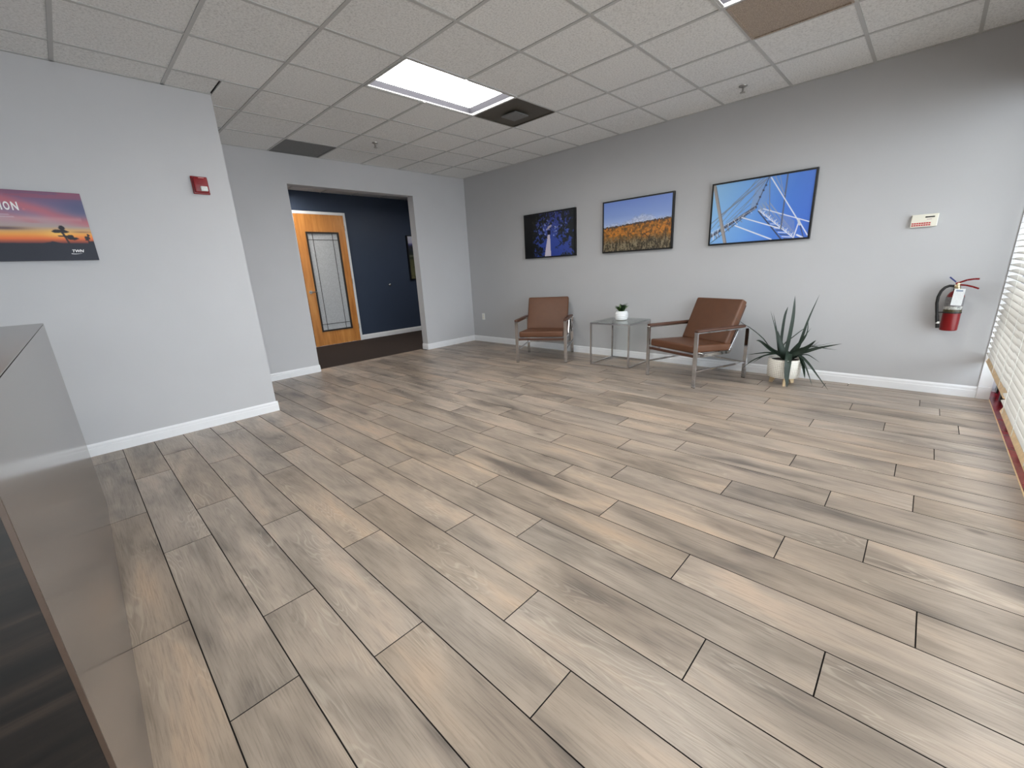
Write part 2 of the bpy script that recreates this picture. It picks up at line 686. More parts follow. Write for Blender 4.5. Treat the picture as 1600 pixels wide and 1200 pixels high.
baseboard('baseboard_right', (0, WY), (0, -.001), (-1, 0))
baseboard('baseboard_back', (LX, 0), (OX0, 0), (0, -1))
baseboard('baseboard_back', (OX1 - .014, 0), (-.015, 0), (0, -1))
baseboard('baseboard_jamb', (OX1, 0), (OX1, WT), (-1, 0))
baseboard('baseboard_jamb', (OX0, 0), (OX0, WT), (1, 0))
baseboard('baseboard_left', (FX, LW), (LX + .014, LW), (0, -1))
baseboard('baseboard_hall', (-1.11, HY), (2.2, HY), (0, -1))
baseboard('baseboard_hall', (-5.2, HY), (-2.15, HY), (0, -1))

# ceiling: tees + lay-in tiles --------------------------------------
fix = {}
ytile = lambda j: -Y0 - (6 - j) * T      # grid row line R_j
xcol = lambda c: -X0 - c * T             # column line (h = 0)
# light: columns d(4)..f(2), rows between R2 and R3
LIGHTS = [(4, 2, 3), (4, 2, 0 - 1), (4, 2, -4 + 0), (9, 7, 0 - 1), (9, 7, 1 + 2)]
LIGHTS = [(4, 2, 3), (4, 2, -1), (9, 7, -1)]
occ = set()
for (c1, c0, j) in LIGHTS:
    for c in range(c0 + 1, c1 + 1):
        occ.add((c, j))          # cell between col line c and c-1, rows j-1..j
VENTS = [(2, 3, 'vent_dark'), (2, -1, 'vent_brown'), (4, 7, 'vent_gray')]
for c, j, _ in VENTS:
    occ.add((c, j))
tmesh = {}


def tile(x0, x1, y0, y1):
    if x1 - x0 < .03 or y1 - y0 < .03:
        return
    w, l = x1 - x0 - .020, y1 - y0 - .020
    if w < .01 or l < .01:
        return
    k = (round(w, 3), round(l, 3))
    if k not in tmesh:
        b = MB().box(-w / 2, w / 2, -l / 2, l / 2, 0.0, .012)
        me = bpy.data.meshes.new('ceiling_tile')
        me.from_pydata(b.v, [], b.f)
        me.materials.append(M['ceil'])
        tmesh[k] = me
    o = bpy.data.objects.new('ceiling_tile', tmesh[k])
    put(o, cl)
    o.location = ((x0 + x1) / 2, (y0 + y1) / 2, H + .001)


cols = [0.0] + [xcol(c) for c in range(0, 13)] + [FX]
rows = [0.0] + [ytile(j) for j in range(6, -5, -1)]
rows = [y for y in rows if y > WY + .02] + [WY]
for ci in range(len(cols) - 1):
    x1, x0 = cols[ci], cols[ci + 1]
    if x0 >= x1:
        continue
    for ri in range(len(rows) - 1):
        y1, y0 = rows[ri], rows[ri + 1]
        c, j = ci, 7 - ri
        if (c, j) in occ:
            continue
        if y0 >= LW:                       # recess rows, only right of the left wall
            tile(max(x0, LX), x1, y0, y1)
        elif y1 > LW:
            if x0 >= LX:
                tile(x0, x1, y0, y1)
            elif x1 <= LX:
                tile(x0, x1, y0, LW)
            else:
                tile(LX, x1, y0, y1)
                tile(x0, LX, y0, LW)
        else:
            tile(x0, x1, y0, y1)


def tee(x0, x1, y0, y1, dz=0, name='grid_tee'):
    MB().box(x0, x1, y0, y1, H - .004 - dz, H + .001 - dz).build(name, M['tee'], cl)


tw = .012
for c in range(0, 13):
    x = xcol(c)
    if x <= FX:
        continue
    inside = [j for (c1, c0, j) in LIGHTS if c0 < c < c1]
    y_hi = 0 if x > LX else LW
    for j in sorted(inside, reverse=True):
        tee(x - tw, x + tw, ytile(j), y_hi)
        y_hi = ytile(j) - T
    tee(x - tw, x + tw, WY, y_hi)
for j in range(6, -5, -1):
    y = ytile(j)
    if y < WY + .02:
        continue
    xs = [0] + [xcol(c) for c in range(0, 13) if xcol(c) > FX] + [FX]
    lo = LX if y > LW else FX
    for a, b_ in zip(xs[:-1], xs[1:]):
        if a <= lo:
            continue
        tee(max(b_, lo) + tw, a - tw if a else a, y - tw, y + tw, -.0005)
# wall angles
wa = MB()
wa.box(-.02, -.0003, WY, -.02, H - .004, H + .001)
wa.box(LX, 0, -.02, -.0003, H - .004, H + .001)
wa.box(FX, LX, LW - .02, LW - .0003, H - .004, H + .001)
wa.build('wall_angle', M['tee'], cl)
# hall ceiling
for i in range(-8, 4):
    for k in range(4):
        xa, ya = -.3 + i * T, WT + .02 + k * T
        if (i, k) in ((-5, 2), (-4, 2), (0, 0), (1, 0)):
            continue
        tile(xa, xa + T, ya, min(ya + T, HY))
for k in range(1, 4):
    tee(-5.2, 2.2, WT + .02 + k * T - tw, WT + .02 + k * T + tw)
for i in range(-8, 5):
    tee(-.3 + i * T - tw, -.3 + i * T + tw, WT, HY, -.0005)

# lights and vents ---------------------------------------------------
LL = ['recessed ceiling light with bright lens beside the dark square vent, middle of the ceiling',
      'recessed ceiling light at the top edge beside the brown vent panel',
      'recessed ceiling light above the reception desk']


def troffer(x0, x1, y0, y1, label, z=H, lm='tube'):
    t = thing('ceiling_light', label, 'light', ((x0 + x1) / 2, (y0 + y1) / 2, z), 0, 'recessed fluorescent ceiling lights')
    a, b_ = (x1 - x0) / 2 - .006, (y1 - y0) / 2 - .006
    f = MB()
    fr = .018
    f.box(-a, a, -b_, -b_ + fr, -.007, .012)
    f.box(-a, a, b_ - fr, b_, -.007, .012)
    f.box(-a, -a + fr, -b_, b_, -.007, .012)
    f.box(a - fr, a, -b_, b_, -.007, .012)
    f.build('frame', M['tee'], t)
    r = MB()
    d = .105
    i0, i1 = a - fr, b_ - fr
    r.box(-i0, i0, i1, i1 + .004, 0.0121, d)
    r.box(-i0, i0, -i1 - .004, -i1, 0.0121, d)
    r.box(-i0 - .004, -i0, -i1, i1, 0.0121, d)
    r.box(i0, i0 + .004, -i1, i1, 0.0121, d)
    r.box(-i0, i0, -i1, i1, d, d + .004)
    r.build('housing', M['refl'], t)
    MB().box(-i0 + .002, i0 - .002, -i1 + .004, i1 - .13, d - .035, d - .002).build('lens', M[lm], t)
    b = MB()
    b.v = [(-i0 + .003, i1 - .002, .013), (i0 - .003, i1 - .002, .013), (i0 - .003, i1 - .129, d - .003), (-i0 + .003, i1 - .129, d - .003)]
    b.f = [(0, 1, 2, 3)]
    b.build('reflector', M['refl'], t)
    return t


for (c1, c0, j), lb in zip(LIGHTS, LL):
    troffer(xcol(c1), xcol(c0), ytile(j), ytile(j - 1) if False else ytile(j) - T, lb)
troffer(-.3 - 5 * T, -.3 - 3 * T, WT + .02 + 2 * T, WT + .02 + 3 * T, 'recessed ceiling light in the hall left of the wooden door', lm='tube_hall')
troffer(-.3, -.3 + 2 * T, WT + .02, WT + .02 + T, 'unseen ceiling light added to brighten the hall near its far picture', lm='tube')  # extra out-of-view fixture, added to brighten the hall
VL = ['dark square ceiling vent with raised center plate beside the lit ceiling light',
      'brown square ceiling vent panel at the top edge of the ceiling',
      'gray perforated return vent in the ceiling above the wide opening']
for (c, j, mk), lb in zip(VENTS, VL):
    x0, x1 = xcol(c), xcol(c - 1)
    y1, y0 = ytile(j) , ytile(j) - T
    if j == 7:
        y1, y0 = -.005, ytile(6)
    t = thing('ceiling_vent', lb, 'vent', ((x0 + x1) / 2, (y0 + y1) / 2, H), 0, 'square ceiling vents')
    a, b_ = (x1 - x0) / 2 - .014, (y1 - y0) / 2 - .014
    MB().box(-a, a, -b_, b_, .001, .012).build('panel', M[mk], t)
    f = MB()
    for s in (-1, 1):
        f.box(-a, a, s * b_ - .008, s * b_ + .008, -.006, .001)
        f.box(s * a - .008, s * a + .008, -b_ + .008, b_ - .008, -.006, .001)
    f.build('frame', M[mk], t)
    if mk == 'vent_dark':
        MB().box(-.1, .1, -.1, .1, -.03, -.018).build('center_plate', M['refl' if False else 'vent_gray'], t, bevel=.004)
        MB().box(-.03, .03, -.03, .03, -.018, .001).build('stem', M[mk], t)

for (x, y, lb) in [(-2.247, -1.02, 'small ceiling sprinkler near the back wall'),
                   (-.40, -4.55, 'small ceiling sprinkler near the right wall')]:
    t = thing('ceiling_sprinkler', lb, 'sprinkler', (x, y, H), 0, 'ceiling sprinklers')
    MB().lathe([(.038, 0), (.036, -.006), (.022, -.012), (.012, -.014)][::-1], n=24).build('escutcheon', M['nickel'], t, smooth=True)
    MB().lathe([(.009, -.05), (.009, -.012)], n=12).build('stem', M['nickel'], t, smooth=True)
    d = MB().lathe([(.024, -.056), (.024, -.053), (.006, -.05)], n=16)
    d.box(-.012, .012, -.0025, .0025, -.055, -.018)
    d.build('deflector', M['nickel'], t)

# opening between wall_back: soffit is the wall itself -----------------
# hall door ------------------------------------------------------------
dx0, dx1, dz = -2.09, -1.168, 2.43
fr = MB()
fr.box(dx0 - .055, dx0 - .004, HY - .03, HY - .0005, 0, dz + .055)
fr.box(dx1 + .004, dx1 + .055, HY - .03, HY - .0005, 0, dz + .055)
fr.box(dx0 - .004, dx1 + .004, HY - .03, HY - .0005, dz + .004, dz + .055)
struct('trim_2', fr, M['trim'], bevel=.004)
dr = bpy.data.objects.new('door_1', None)
put(dr)
dr.location = ((dx0 + dx1) / 2, HY - .024, 0)
dr['kind'] = 'structure'
hw = (dx1 - dx0) / 2
gx0, gx1, gz0, gz1 = -1.932 - dr.location.x, -1.305 - dr.location.x, .275, 2.125
sl = MB()
sl.box(-hw, gx0, -.02, .022, .006, dz)
sl.box(gx1, hw, -.02, .022, .006, dz)
sl.box(gx0, gx1, -.02, .022, .006, gz0)
sl.box(gx0, gx1, -.02, .022, gz1, dz)
slab = sl.build('door_slab', M['door'], dr)
g = MB().box(gx0 + .03, gx1 - .03, -.006, .006, gz0 + .03, gz1 - .03).build('door_glass', M['frost'], dr)
gf = MB()
gf.box(gx0, gx1, -.028, .0, gz0, gz0 + .03)
gf.box(gx0, gx1, -.028, .0, gz1 - .03, gz1)
gf.box(gx0, gx0 + .03, -.028, .0, gz0 + .03, gz1 - .03)
gf.box(gx1 - .03, gx1, -.028, .0, gz0 + .03, gz1 - .03)
gf.build('glass_frame', M['came'], dr)
cw = .0045
for xx in (gx0 + .125, gx1 - .125):
    MB().box(xx - cw, xx + cw, -.011, -.0065, gz0 + .03, gz1 - .03).build('came_strip', M['came'], dr)
for zz in (gz0 + .14, gz1 - .14):
    MB().box(gx0 + .03, gx1 - .03, -.0105, -.0062, zz - cw, zz + cw).build('came_strip', M['came'], dr)
hd = MB()
hx = -hw + .07
hd.tube([(hx, -.0205, 1.045), (hx, -.03, 1.045)], .032, 20)
hd.tube([(hx, -.03, 1.045), (hx, -.065, 1.045)], .011, 12)
hd.tube([(hx, -.062, 1.045), (hx + .03, -.066, 1.045), (hx + .115, -.062, 1.043)], [.011, .010, .007], 12)
hd.build('lever_handle', M['nickel'], dr, smooth=True)
for z in (.3, 1.2, 2.2):
    MB().box(hw - .002, hw + .004, -.03, -.02, z - .05, z + .05).build('hinge', M['nickel'], dr)

t = thing('door_stop', 'small round chrome door stop on the navy blue wall', 'door stop', (-.306, HY, 1.08))
MB().tube([(0, -.0005, 0), (0, -.012, 0), (0, -.03, 0), (0, -.034, 0)], [.032, .032, .022, .012], 20).build('body', M['chrome'], t, smooth=True)
MB().tube([(0, -.0341, 0), (0, -.04, 0)], .012, 14).build('bumper', M['rubber'], t)

# window wall: sill tiles, frame, glass --------------------------------
GY = -6.74
TY = -6.69
SE = .319
sill = struct('window_sill', MB().box(SX0, SE, GY - .1, WY - .087, -.12, -.006), M['grout'])
for i in range(-1, 12):
    x1 = .0 if i < -1 else .019 - i * .632
    x0 = x1 - .632
    x1, x0 = min(x1, SE), max(x0, SX0)
    if x1 - x0 < .05:
        continue
    MB().box(x0 + .003, x1 - .003, TY, WY - .088, -.006, -.001).build('red_tile', M['redtile'], sill)
    MB().box(x0 + .003, x1 - .003, TY - .012, TY - .001, 0, .19).build('red_tile', M['redtile'], sill)
    if x0 > SX0:
        MB().box(x1 - .085, x1 - .012, TY + .0005, TY + .014, .004, .075).build('weep_cover', M['rubber'], sill, bevel=.004)
MB().box(SX0, SE, GY - .01, TY - .0125, .0, .188).build('curb', M['grout'], sill)
st = MB().box(SX0, -.001, WY - .0865, WY - .0805, -.003, .002)
struct('trim_3', st, M['tan'])
jb = MB()
jb.box(-.010, -.0005, WY - .0815, WY - .001, .0, SH)
struct('trim_4', jb, M['trim'])
struct('baseboard_window', MB().box(-.024, -.0105, WY - .0815, WY - .001, .0, .105), M['trim'], bevel=.003)
wf = struct('window_1', MB().box(SX0, SE, GY - .06, GY - .014, .0, .24).box(SX0, -.101, GY - .06, GY - .014, SH - .06, SH), M['bronze'])
UW = 1.28
posts = [-.101] + [SX1 - UW * i for i in range(1, 6)]
for i, x in enumerate(posts):
    MB().box(x - .05, x - .001 if i == 0 else x + .02, GY - .065, GY - .012, .24, SH - .06).build('mullion', M['bronze'], wf)
MB().box(SX0, -.101, GY - .062, GY - .013, .93, .98).build('mullion', M['bronze'], wf)
for i in range(6):
    xb = posts[i] - .05
    xa = (posts[i + 1] + .02) if i < 5 else SX0
    if i == 0:
        xb = -.101
    if xb - xa > .05:
        MB().box(xa, xb, GY - .042, GY - .036, .24, SH - .06).build('window_pane', M['glass'], wf)

# blinds ---------------------------------------------------------------
BY = WY - .022
TILT = R(-10)
sm = {}


def blind(x1, w, zb, label, group):
    t = thing('window_blind', label, 'blind', (x1 - w / 2, BY, 0), 0, group)
    hw = w / 2 - .006
    MB().box(-hw, hw, -.028, .028, SH - .06, SH - .004).build('headrail', M['slat'], t, bevel=.004)
    rail = MB().box(-hw, hw, -.026, .026, -.009, .009).build('bottom_rail', M['tan'], t, bevel=.003)
    rail.location = (0, 0, zb + .02)
    rail.rotation_euler = (R(-68), 0, 0)
    k = round(hw, 3)
    if k not in sm:
        b = MB()
        n = 5
        prof = []
        for i in range(n):
            s = -1 + 2 * i / (n - 1)
            prof.append((s * .025, .0028 * (1 - s * s)))
        for x in (-hw, hw):
            for (y, z) in prof:
                b.v.append((x, y, z + .0014))
            for (y, z) in prof[::-1]:
                b.v.append((x, y, z - .0014))
        q = 2 * n
        for i in range(q):
            b.f.append((i, (i + 1) % q, q + (i + 1) % q, q + i))
        b.f.append(tuple(range(q))[::-1])
        b.f.append(tuple(range(q, 2 * q)))
        me = bpy.data.meshes.new('slat')
        me.from_pydata(b.v, [], b.f)
        me.materials.append(M['slat'])
        sm[k] = me
    z = zb + .075
    i = 0
    while z < SH - .08:
        o = bpy.data.objects.new('slat', sm[k])
        put(o, t)
        o.location = (0, 0, z)
        o.rotation_euler = (TILT, 0, 0)
        z += .0445
        i += 1
    cdm = MB()
    for xx in (-hw + .18, 0, hw - .18):
        cdm.tube([(xx, .027, zb + .03), (xx, .027, SH - .06)], .0012, 5)
    cdm.build('ladder_cord', M['cord'], t)
    return t


BL = ['white slatted window blind nearest the right wall corner', 'white slatted window blind with lower tan bottom rail, at the right edge',
      ]
zbs = [.33, .25, .30, .30, .30]
for i in range(5):
    lb = BL[i] if i < 2 else ['white window blind further along the window wall, third from the corner',
                              'white window blind fourth from the corner', 'white window blind fifth from the corner'][i - 2]
    blind(-.026 - UW * i, UW - .012, zbs[i], lb, 'white horizontal window blinds')

# outside ---------------------------------------------------------------
struct('ground', MB().box(-30, 25, -40, GY - .1, -.3, -.12), M['ground'])
struct('outer_wall', MB().box(.425, 14, WY - .2, WY - .0, -.12, 3.2), M['ground'])
struct('outer_canopy', MB().box(FX - .5, 3, -8.1, GY - .07, 2.75, 2.95), M['ground'])

# reception desk ---------------------------------------------------------
t = thing('reception_desk', 'tall reception desk with glossy gray laminate and dark wood front panel', 'desk', (-5.388, -2.60, 0), -.0097)
DH, DL, DW = 1.12, 2.545, 2.0
tp = MB().box(-.62, 0, -DL, 0, DH - .003, DH).box(-DW, -.6201, -DL, -DL + .62, DH - .003, DH)
tp.build('desk_top', M['lam'], t)
MB().box(-.035, 0, -DL + .006, 0, 0, DH - .0058).build('end_panel', M['lam'], t)
MB().box(-.007, 0, -DL, -DL + .0058, 0, DH - .0058).build('edge_strip', M['edge'], t)
MB().box(-DW, -.0352, -DL + .001, -DL + .022, .0, DH - .0034).box(-.0352, -.0072, -DL + .001, -DL + .0058, .0, DH - .0034).build('wood_front_panel', M['dark'], t, label='dark wood front panel')
bd = MB().box(-.60, -.0353, -DL + .0222, -.002, .0, DH - .0036).box(-DW, -.6003, -DL + .0222, -DL + .60, .0, DH - .0036)
bd.build('desk_body', M['lam'], t)

# posters and framed photographs ------------------------------------------


def homog(src, dst):
    A = []
    for (x, y), (u, v) in zip(src, dst):
        A.append([x, y, 1, 0, 0, 0, -u * x, -u * y])
        A.append([0, 0, 0, x, y, 1, -v * x, -v * y])
    h = np.linalg.solve(np.array(A, float), np.array([c for p in dst for c in p], float))

    def f(x, y):
        w = h[6] * x + h[7] * y + 1
        return ((h[0] * x + h[1] * y + h[2]) / w, (h[3] * x + h[4] * y + h[5]) / w)
    return f


class Art:
    """a flat picture painted on a grid of vertex colours; u 0..1 left to right, v 0..1 top to bottom"""

    def __init__(s, w, h, aspect):
        s.w, s.h, s.asp = w, h, aspect
        s.U, s.V = np.meshgrid(np.linspace(0, 1, w), np.linspace(0, 1, h))
        s.c = np.zeros((h, w, 3))
        s.rg = np.random.RandomState(5)

    def noise(s, fx, fy, oct=3, seed=0):
        rg = np.random.RandomState(seed)
        out = np.zeros_like(s.U)
        amp = 1
        tot = 0
        for o in range(oct):
            nx, ny = int(fx * 2 ** o) + 2, int(fy * 2 ** o) + 2
            g = rg.rand(ny + 1, nx + 1)
            x = s.U * (nx - 1)
            y = s.V * (ny - 1)
            xi, yi = x.astype(int), y.astype(int)
            xf, yf = x - xi, y - yi
            xf = xf * xf * (3 - 2 * xf)
            yf = yf * yf * (3 - 2 * yf)
            a = g[yi, xi] * (1 - xf) + g[yi, xi + 1] * xf
            b = g[yi + 1, xi] * (1 - xf) + g[yi + 1, xi + 1] * xf
            out += amp * (a * (1 - yf) + b * yf)
            tot += amp
            amp *= .55
        return out / tot

    def blend(s, m, col):
        m = np.clip(m, 0, 1)[..., None]
        s.c = s.c * (1 - m) + np.array(col, float) * m

    def line(s, a, b, w, col, al=1.0):
        ax, ay = a[0] * s.asp, a[1]
        bx, by = b[0] * s.asp, b[1]
        px, py = s.U * s.asp, s.V
        dx, dy = bx - ax, by - ay
        L = dx * dx + dy * dy
        t = np.clip(((px - ax) * dx + (py - ay) * dy) / L, 0, 1)
        d = np.hypot(px - ax - t * dx, py - ay - t * dy)
        px1 = 1.0 / s.h
        s.blend(al * np.clip((w / 2 - d) / px1 + .5, 0, 1), col)

    def grad(s, t, stops):
        for k in range(3):
            s.c[..., k] = np.interp(t, [p for p, _ in stops], [c[k] for _, c in stops])

    def build(s, name, parent, M4, mat, W_, H_):
        """M4 maps local (u*W, v down*H) plane to parent space"""
        c = np.clip(s.c / 255, 0, 1)
        c = np.where(c <= .04045, c / 12.92, ((c + .055) / 1.055) ** 2.4)
        vs = [tuple(M4 @ Vector((u * W_, 0, -v * H_))) for u, v in zip(s.U.ravel(), s.V.ravel())]
        idx = np.arange(s.w * s.h).reshape(s.h, s.w)
        f = np.stack([idx[:-1, :-1], idx[1:, :-1], idx[1:, 1:], idx[:-1, 1:]], -1).reshape(-1, 4).tolist()
        me = bpy.data.meshes.new(name)
        me.from_pydata(vs, [], f)
        at = me.color_attributes.new('print', 'FLOAT_COLOR', 'POINT')
        buf = np.ones((s.w * s.h, 4), np.float32)
        buf[:, :3] = c.reshape(-1, 3)
        at.data.foreach_set('color', buf.ravel())
        me.materials.append(mat)
        o = bpy.data.objects.new(name, me)
        put(o, parent)
        return o


def text_mesh(name, body, size, mat, parent, Mx, shear=0.0, sx=1.0, ext=.0006, offset=0.0):
    cu = bpy.data.curves.new(name, 'FONT')
    cu.body = body
    cu.size = size
    cu.shear = shear
    cu.extrude = ext
    cu.offset = offset
    o = bpy.data.objects.new(name, cu)
    COL.objects.link(o)
    bpy.context.view_layer.update()
    me = bpy.data.meshes.new_from_object(o.evaluated_get(bpy.context.evaluated_depsgraph_get()))
    bpy.data.objects.remove(o)
    for v in me.vertices:
        v.co.x *= sx
        v.co = Mx @ v.co
    me.materials.clear()
    me.materials.append(mat)
    o = bpy.data.objects.new(name, me)
    put(o, parent)
    return o


# framed photographs on the right wall: local x along -y world, depth to -x
FW, FH, FD = .965, .645, .042
bez = .017


def framed(yc, label, art, zt=2.064):
    t = thing('framed_photo', label, 'picture', (0, yc, zt - FH / 2), 0, 'framed photographs on the right wall')
    f = MB()
    a, b_ = FW / 2, FH / 2
    f.box(-FD, -.001, -a, a, -b_, -b_ + bez)
    f.box(-FD, -.001, -a, a, b_ - bez, b_)
    f.box(-FD, -.001, -a, -a + bez, -b_ + bez, b_ - bez)
    f.box(-FD, -.001, a - bez, a, -b_ + bez, b_ - bez)
    f.box(-.02, -.0015, -a + bez, a - bez, -b_ + bez, b_ - bez)
    f.build('frame', M['black'], t)
    # plane: u -> -y, v -> -z, facing -x
    M4 = Matrix(((0, 1, 0, -FD + .004), (-1, 0, 0, a - bez), (0, 0, 1, b_ - bez), (0, 0, 0, 1)))
    art.build('print', t, M4, M['vcol'], FW - 2 * bez, FH - 2 * bez)
    return t


# 1: white tower seen through dark trees
A = Art(150, 100, 1.5)
n1 = A.noise(14, 10, 4, 1)
A.grad(A.V, [(0, (64, 72, 150)), (.4, (66, 86, 172)), (1, (50, 72, 158))])
A.blend((A.noise(40, 28, 2, 9) - .66) * 6 * (A.V < .5), (170, 180, 225))
h1 = homog([(110, 285), (1085, 140), (1085, 1035), (145, 1100)], [(0, 0), (1, 0), (1, 1), (0, 1)])
edge = np.minimum(np.abs(A.U - .27 - .18 * (A.V - .3) * 0), 1)
left = (.40 - .16 * np.clip(A.V - .55, 0, 1) - A.U) * 9 + (n1 - .5) * 5 + (A.noise(50, 34, 2, 55) - .5) * 3
right = (A.U - .70 - .45 * np.clip(A.V - .55, 0, 1)) * 7 + (n1 - .5) * 6 + (A.noise(50, 34, 2, 56) - .5) * 4
top = (.22 - A.V) * 6 + (A.noise(44, 30, 3, 57) - .5) * 9 - .3
A.blend(right, (34, 38, 40))
A.blend(top * .9, (38, 40, 44))
A.blend(left, (20, 22, 20))
A.blend((.20 - A.U) * 14, (9, 9, 12))
A.blend(np.clip((A.noise(34, 24, 3, 41) - .52) * 6, 0, .45) * (A.U > .14) * np.clip(left + right + 1, 0, 1), (84, 80, 66))
p = [h1(*q) for q in ((610, 600), (640, 1080), (520, 1085), (575, 620))]
for k in range(24):
    s_ = k / 23
    y = .50 + s_ * .5
    cx, wd = .505 - .03 * s_, .045 + .085 * s_
    A.blend(((np.abs(A.U - cx) < wd / 2) & (np.abs(A.V - y) < .013)).astype(float), (214, 206, 222))
A.blend(((np.abs(A.U - .505) < .035) & (np.abs(A.V - .45) < .055)).astype(float), (26, 22, 40))
A.line(h1(545, 550), h1(635, 470), .035, (186, 176, 190))
A.line(h1(570, 500), h1(625, 465), .02, (200, 192, 205))
for q in ((485, 540), (710, 490), (730, 575), (683, 660), (515, 640)):
    a_ = h1(*q)
    A.line(a_, (a_[0] + .004, a_[1]), .026, (190, 205, 250))
framed(-1.888, 'framed photograph of a white tower among dark trees, nearest the back corner', A)

# 2: autumn hillside below snowy mountains
A = Art(170, 114, 1.5)
A.grad(A.V, [(0, (122, 150, 222)), (.3, (140, 166, 226)), (.5, (176, 196, 236))])
n1 = A.noise(12, 6, 4, 3)
n2 = A.noise(60, 40, 2, 4)
ridge = .44 - .12 * np.exp(-((A.U - .62) / .17) ** 2) - .03 * A.U + .05 * (A.noise(14, 1, 3, 8) - .5) * 2
A.blend((A.V - ridge) * 14, (206, 214, 238))
A.blend((A.V > ridge) * (n2 > .52) * .5, (140, 158, 200))
hill = .50 - .075 * A.U + .05 * (n2 - .5)
m_ = (A.V - hill) * 60
n3 = A.noise(40, 26, 3, 11)
A.blend(m_, (168, 104, 44))
A.blend(np.clip(m_, 0, 1) * np.clip((n3 - .47) * 7, 0, .8), (214, 138, 52))
A.blend(np.clip(m_, 0, 1) * np.clip((.46 - n3) * 7, 0, .8), (92, 72, 46))
A.blend(np.clip(m_, 0, 1) * np.clip((A.noise(90, 60, 2, 31) - .55) * 6, 0, .7), (120, 92, 54))
A.blend(((A.V - hill) > 0) * ((A.V - hill) < .035) * .75, (62, 58, 66))
low = (A.V - .70 - .12 * (n1 - .5)) * 7
A.blend(low, (92, 82, 60))
n4 = A.noise(70, 10, 2, 6)
n5 = A.noise(60, 46, 3, 16) * .5 + n4 * .5
A.blend(np.clip(low, 0, 1) * np.clip((n5 - .52) * 9, 0, .7), (166, 152, 126))
A.blend(np.clip(low, 0, 1) * np.clip((.48 - n5) * 9, 0, .8), (44, 38, 32))
for (a, b_) in (((.55, 1), (.60, .72)), ((.60, .72), (.72, .64)), ((.66, 1), (.70, .75)), ((.70, .78), (.62, .68)), ((.93, .95), (.92, .62)), ((.84, 1), (.78, .8))):
    A.line(a, b_, .014, (62, 50, 40))
framed(-3.302, 'framed photograph of an orange autumn hillside below snowy mountains, middle of three', A)

# 3: white steel bridge cables against a blue sky
A = Art(220, 146, 1.5)
tt = .75 * A.U + .15 * A.V
A.grad(tt, [(0, (150, 198, 238)), (.35, (116, 168, 232)), (.65, (80, 128, 216)), (1, (66, 104, 200))])
h3 = homog([(165, 335), (1445, 115), (1365, 970), (135, 1080)], [(0, 0), (1, 0), (1, 1), (0, 1)])


def ln(x0, y0, x1, y1, w, c, al=1):
    A.line(h3(x0, y0), h3(x1, y1), w / 800, c, al)


DK, MD, WH, GY_ = (66, 70, 92), (126, 130, 148), (226, 228, 238), (160, 164, 180)
rg = random.Random(3)
for k in range(9):
    ln(700 - k * 8, 600 + k * 3, 830 - k * 14, 232 + k * 4, 5, GY_, .8)
for (a, b_, c, d, w) in ((140, 820, 590, 440, 10), (590, 440, 850, 225, 10), (140, 895, 420, 560, 8), (420, 560, 745, 240, 8), (230, 860, 600, 420, 7),
                        (600, 420, 800, 232, 7), (270, 700, 560, 450, 7), (330, 800, 700, 430, 6), (440, 760, 690, 590, 6), (300, 850, 640, 560, 6), (400, 800, 830, 250, 6), (560, 450, 700, 255, 6)):
    ln(a, b_, c, d, w, MD)
for k in range(12):
    x = 740 + k * 42
    y = 640 + k * 26
    ln(x, y, 735 + k * 14, 560 - k * 4 + (k % 3) * 20, 5, GY_, .8)
for k in range(9):
    ln(760 + k * 8, 640, 725 + k * 18, 400 - k * 10, 4, GY_, .7)
for k in range(8):
    ln(1040 + k * 22, 880 + k * 12, 1060 + k * 18, 680 + k * 12, 6, GY_, .9)
ln(700, 605, 140, 985, 34, DK)
for k in range(26):
    s_ = k / 25
    x, y = 690 - 540 * s_, 612 + 370 * s_
    w = 4 + 10 * s_
    ln(x, y - 8 - 26 * s_, x + rg.uniform(-20, 60), y + 16 + 40 * s_, w, WH if k % 3 == 0 else MD, .9)
ln(690, 620, 140, 1070, 8, DK)
ln(700, 615, 140, 940, 7, WH, .7)
ln(860, 215, 700, 600, 9, DK)
for q in ((820, 320), (790, 385), (750, 470), (715, 560)):
    ln(q[0], q[1], q[0] + 3, q[1] + 3, 22, DK)
for k in range(14):
    s_ = k / 13
    x, y = 740 + 330 * s_, 650 + 345 * s_
    ln(x, y, x + 50 + 60 * s_, y + 4, 4 + 8 * s_, DK if k % 2 else WH, .9)
ln(735, 650, 1030, 1000, 14, DK)
ln(740, 640, 1190, 985, 12, WH)
for k in range(12):
    x = 760 + k * 36
    y = 655 + k * 27
    ln(x, y, x + 26, y - 34, 8, WH if k % 2 else GY_)
    ln(x + 20, y + 8, x - 4, y - 28, 6, WH)
ln(800, 622, 1380, 775, 12, WH)
ln(450, 840, 910, 1005, 16, WH)
ln(530, 735, 1010, 865, 14, WH)
ln(865, 215, 877, 700, 9, MD)
ln(1090, 175, 1025, 872, 15, (96, 100, 118))
ln(885, 225, 1245, 770, 13, WH)
ln(930, 200, 1060, 440, 7, GY_)
ln(990, 190, 1040, 400, 5, GY_)
ln(1250, 775, 1190, 975, 13, WH)
ln(1255, 775, 1312, 975, 9, DK)
ln(1255, 775, 1362, 945, 13, WH)
ln(1230, 945, 1300, 975, 20, WH)
ln(1245, 760, 1262, 812, 28, (205, 208, 220))
ln(172, 340, 325, 1062, 42, (164, 156, 152))
ln(192, 350, 343, 1062, 10, (120, 116, 120))
framed(-4.694, 'framed photograph looking up white steel bridge cables, nearest the window', A)

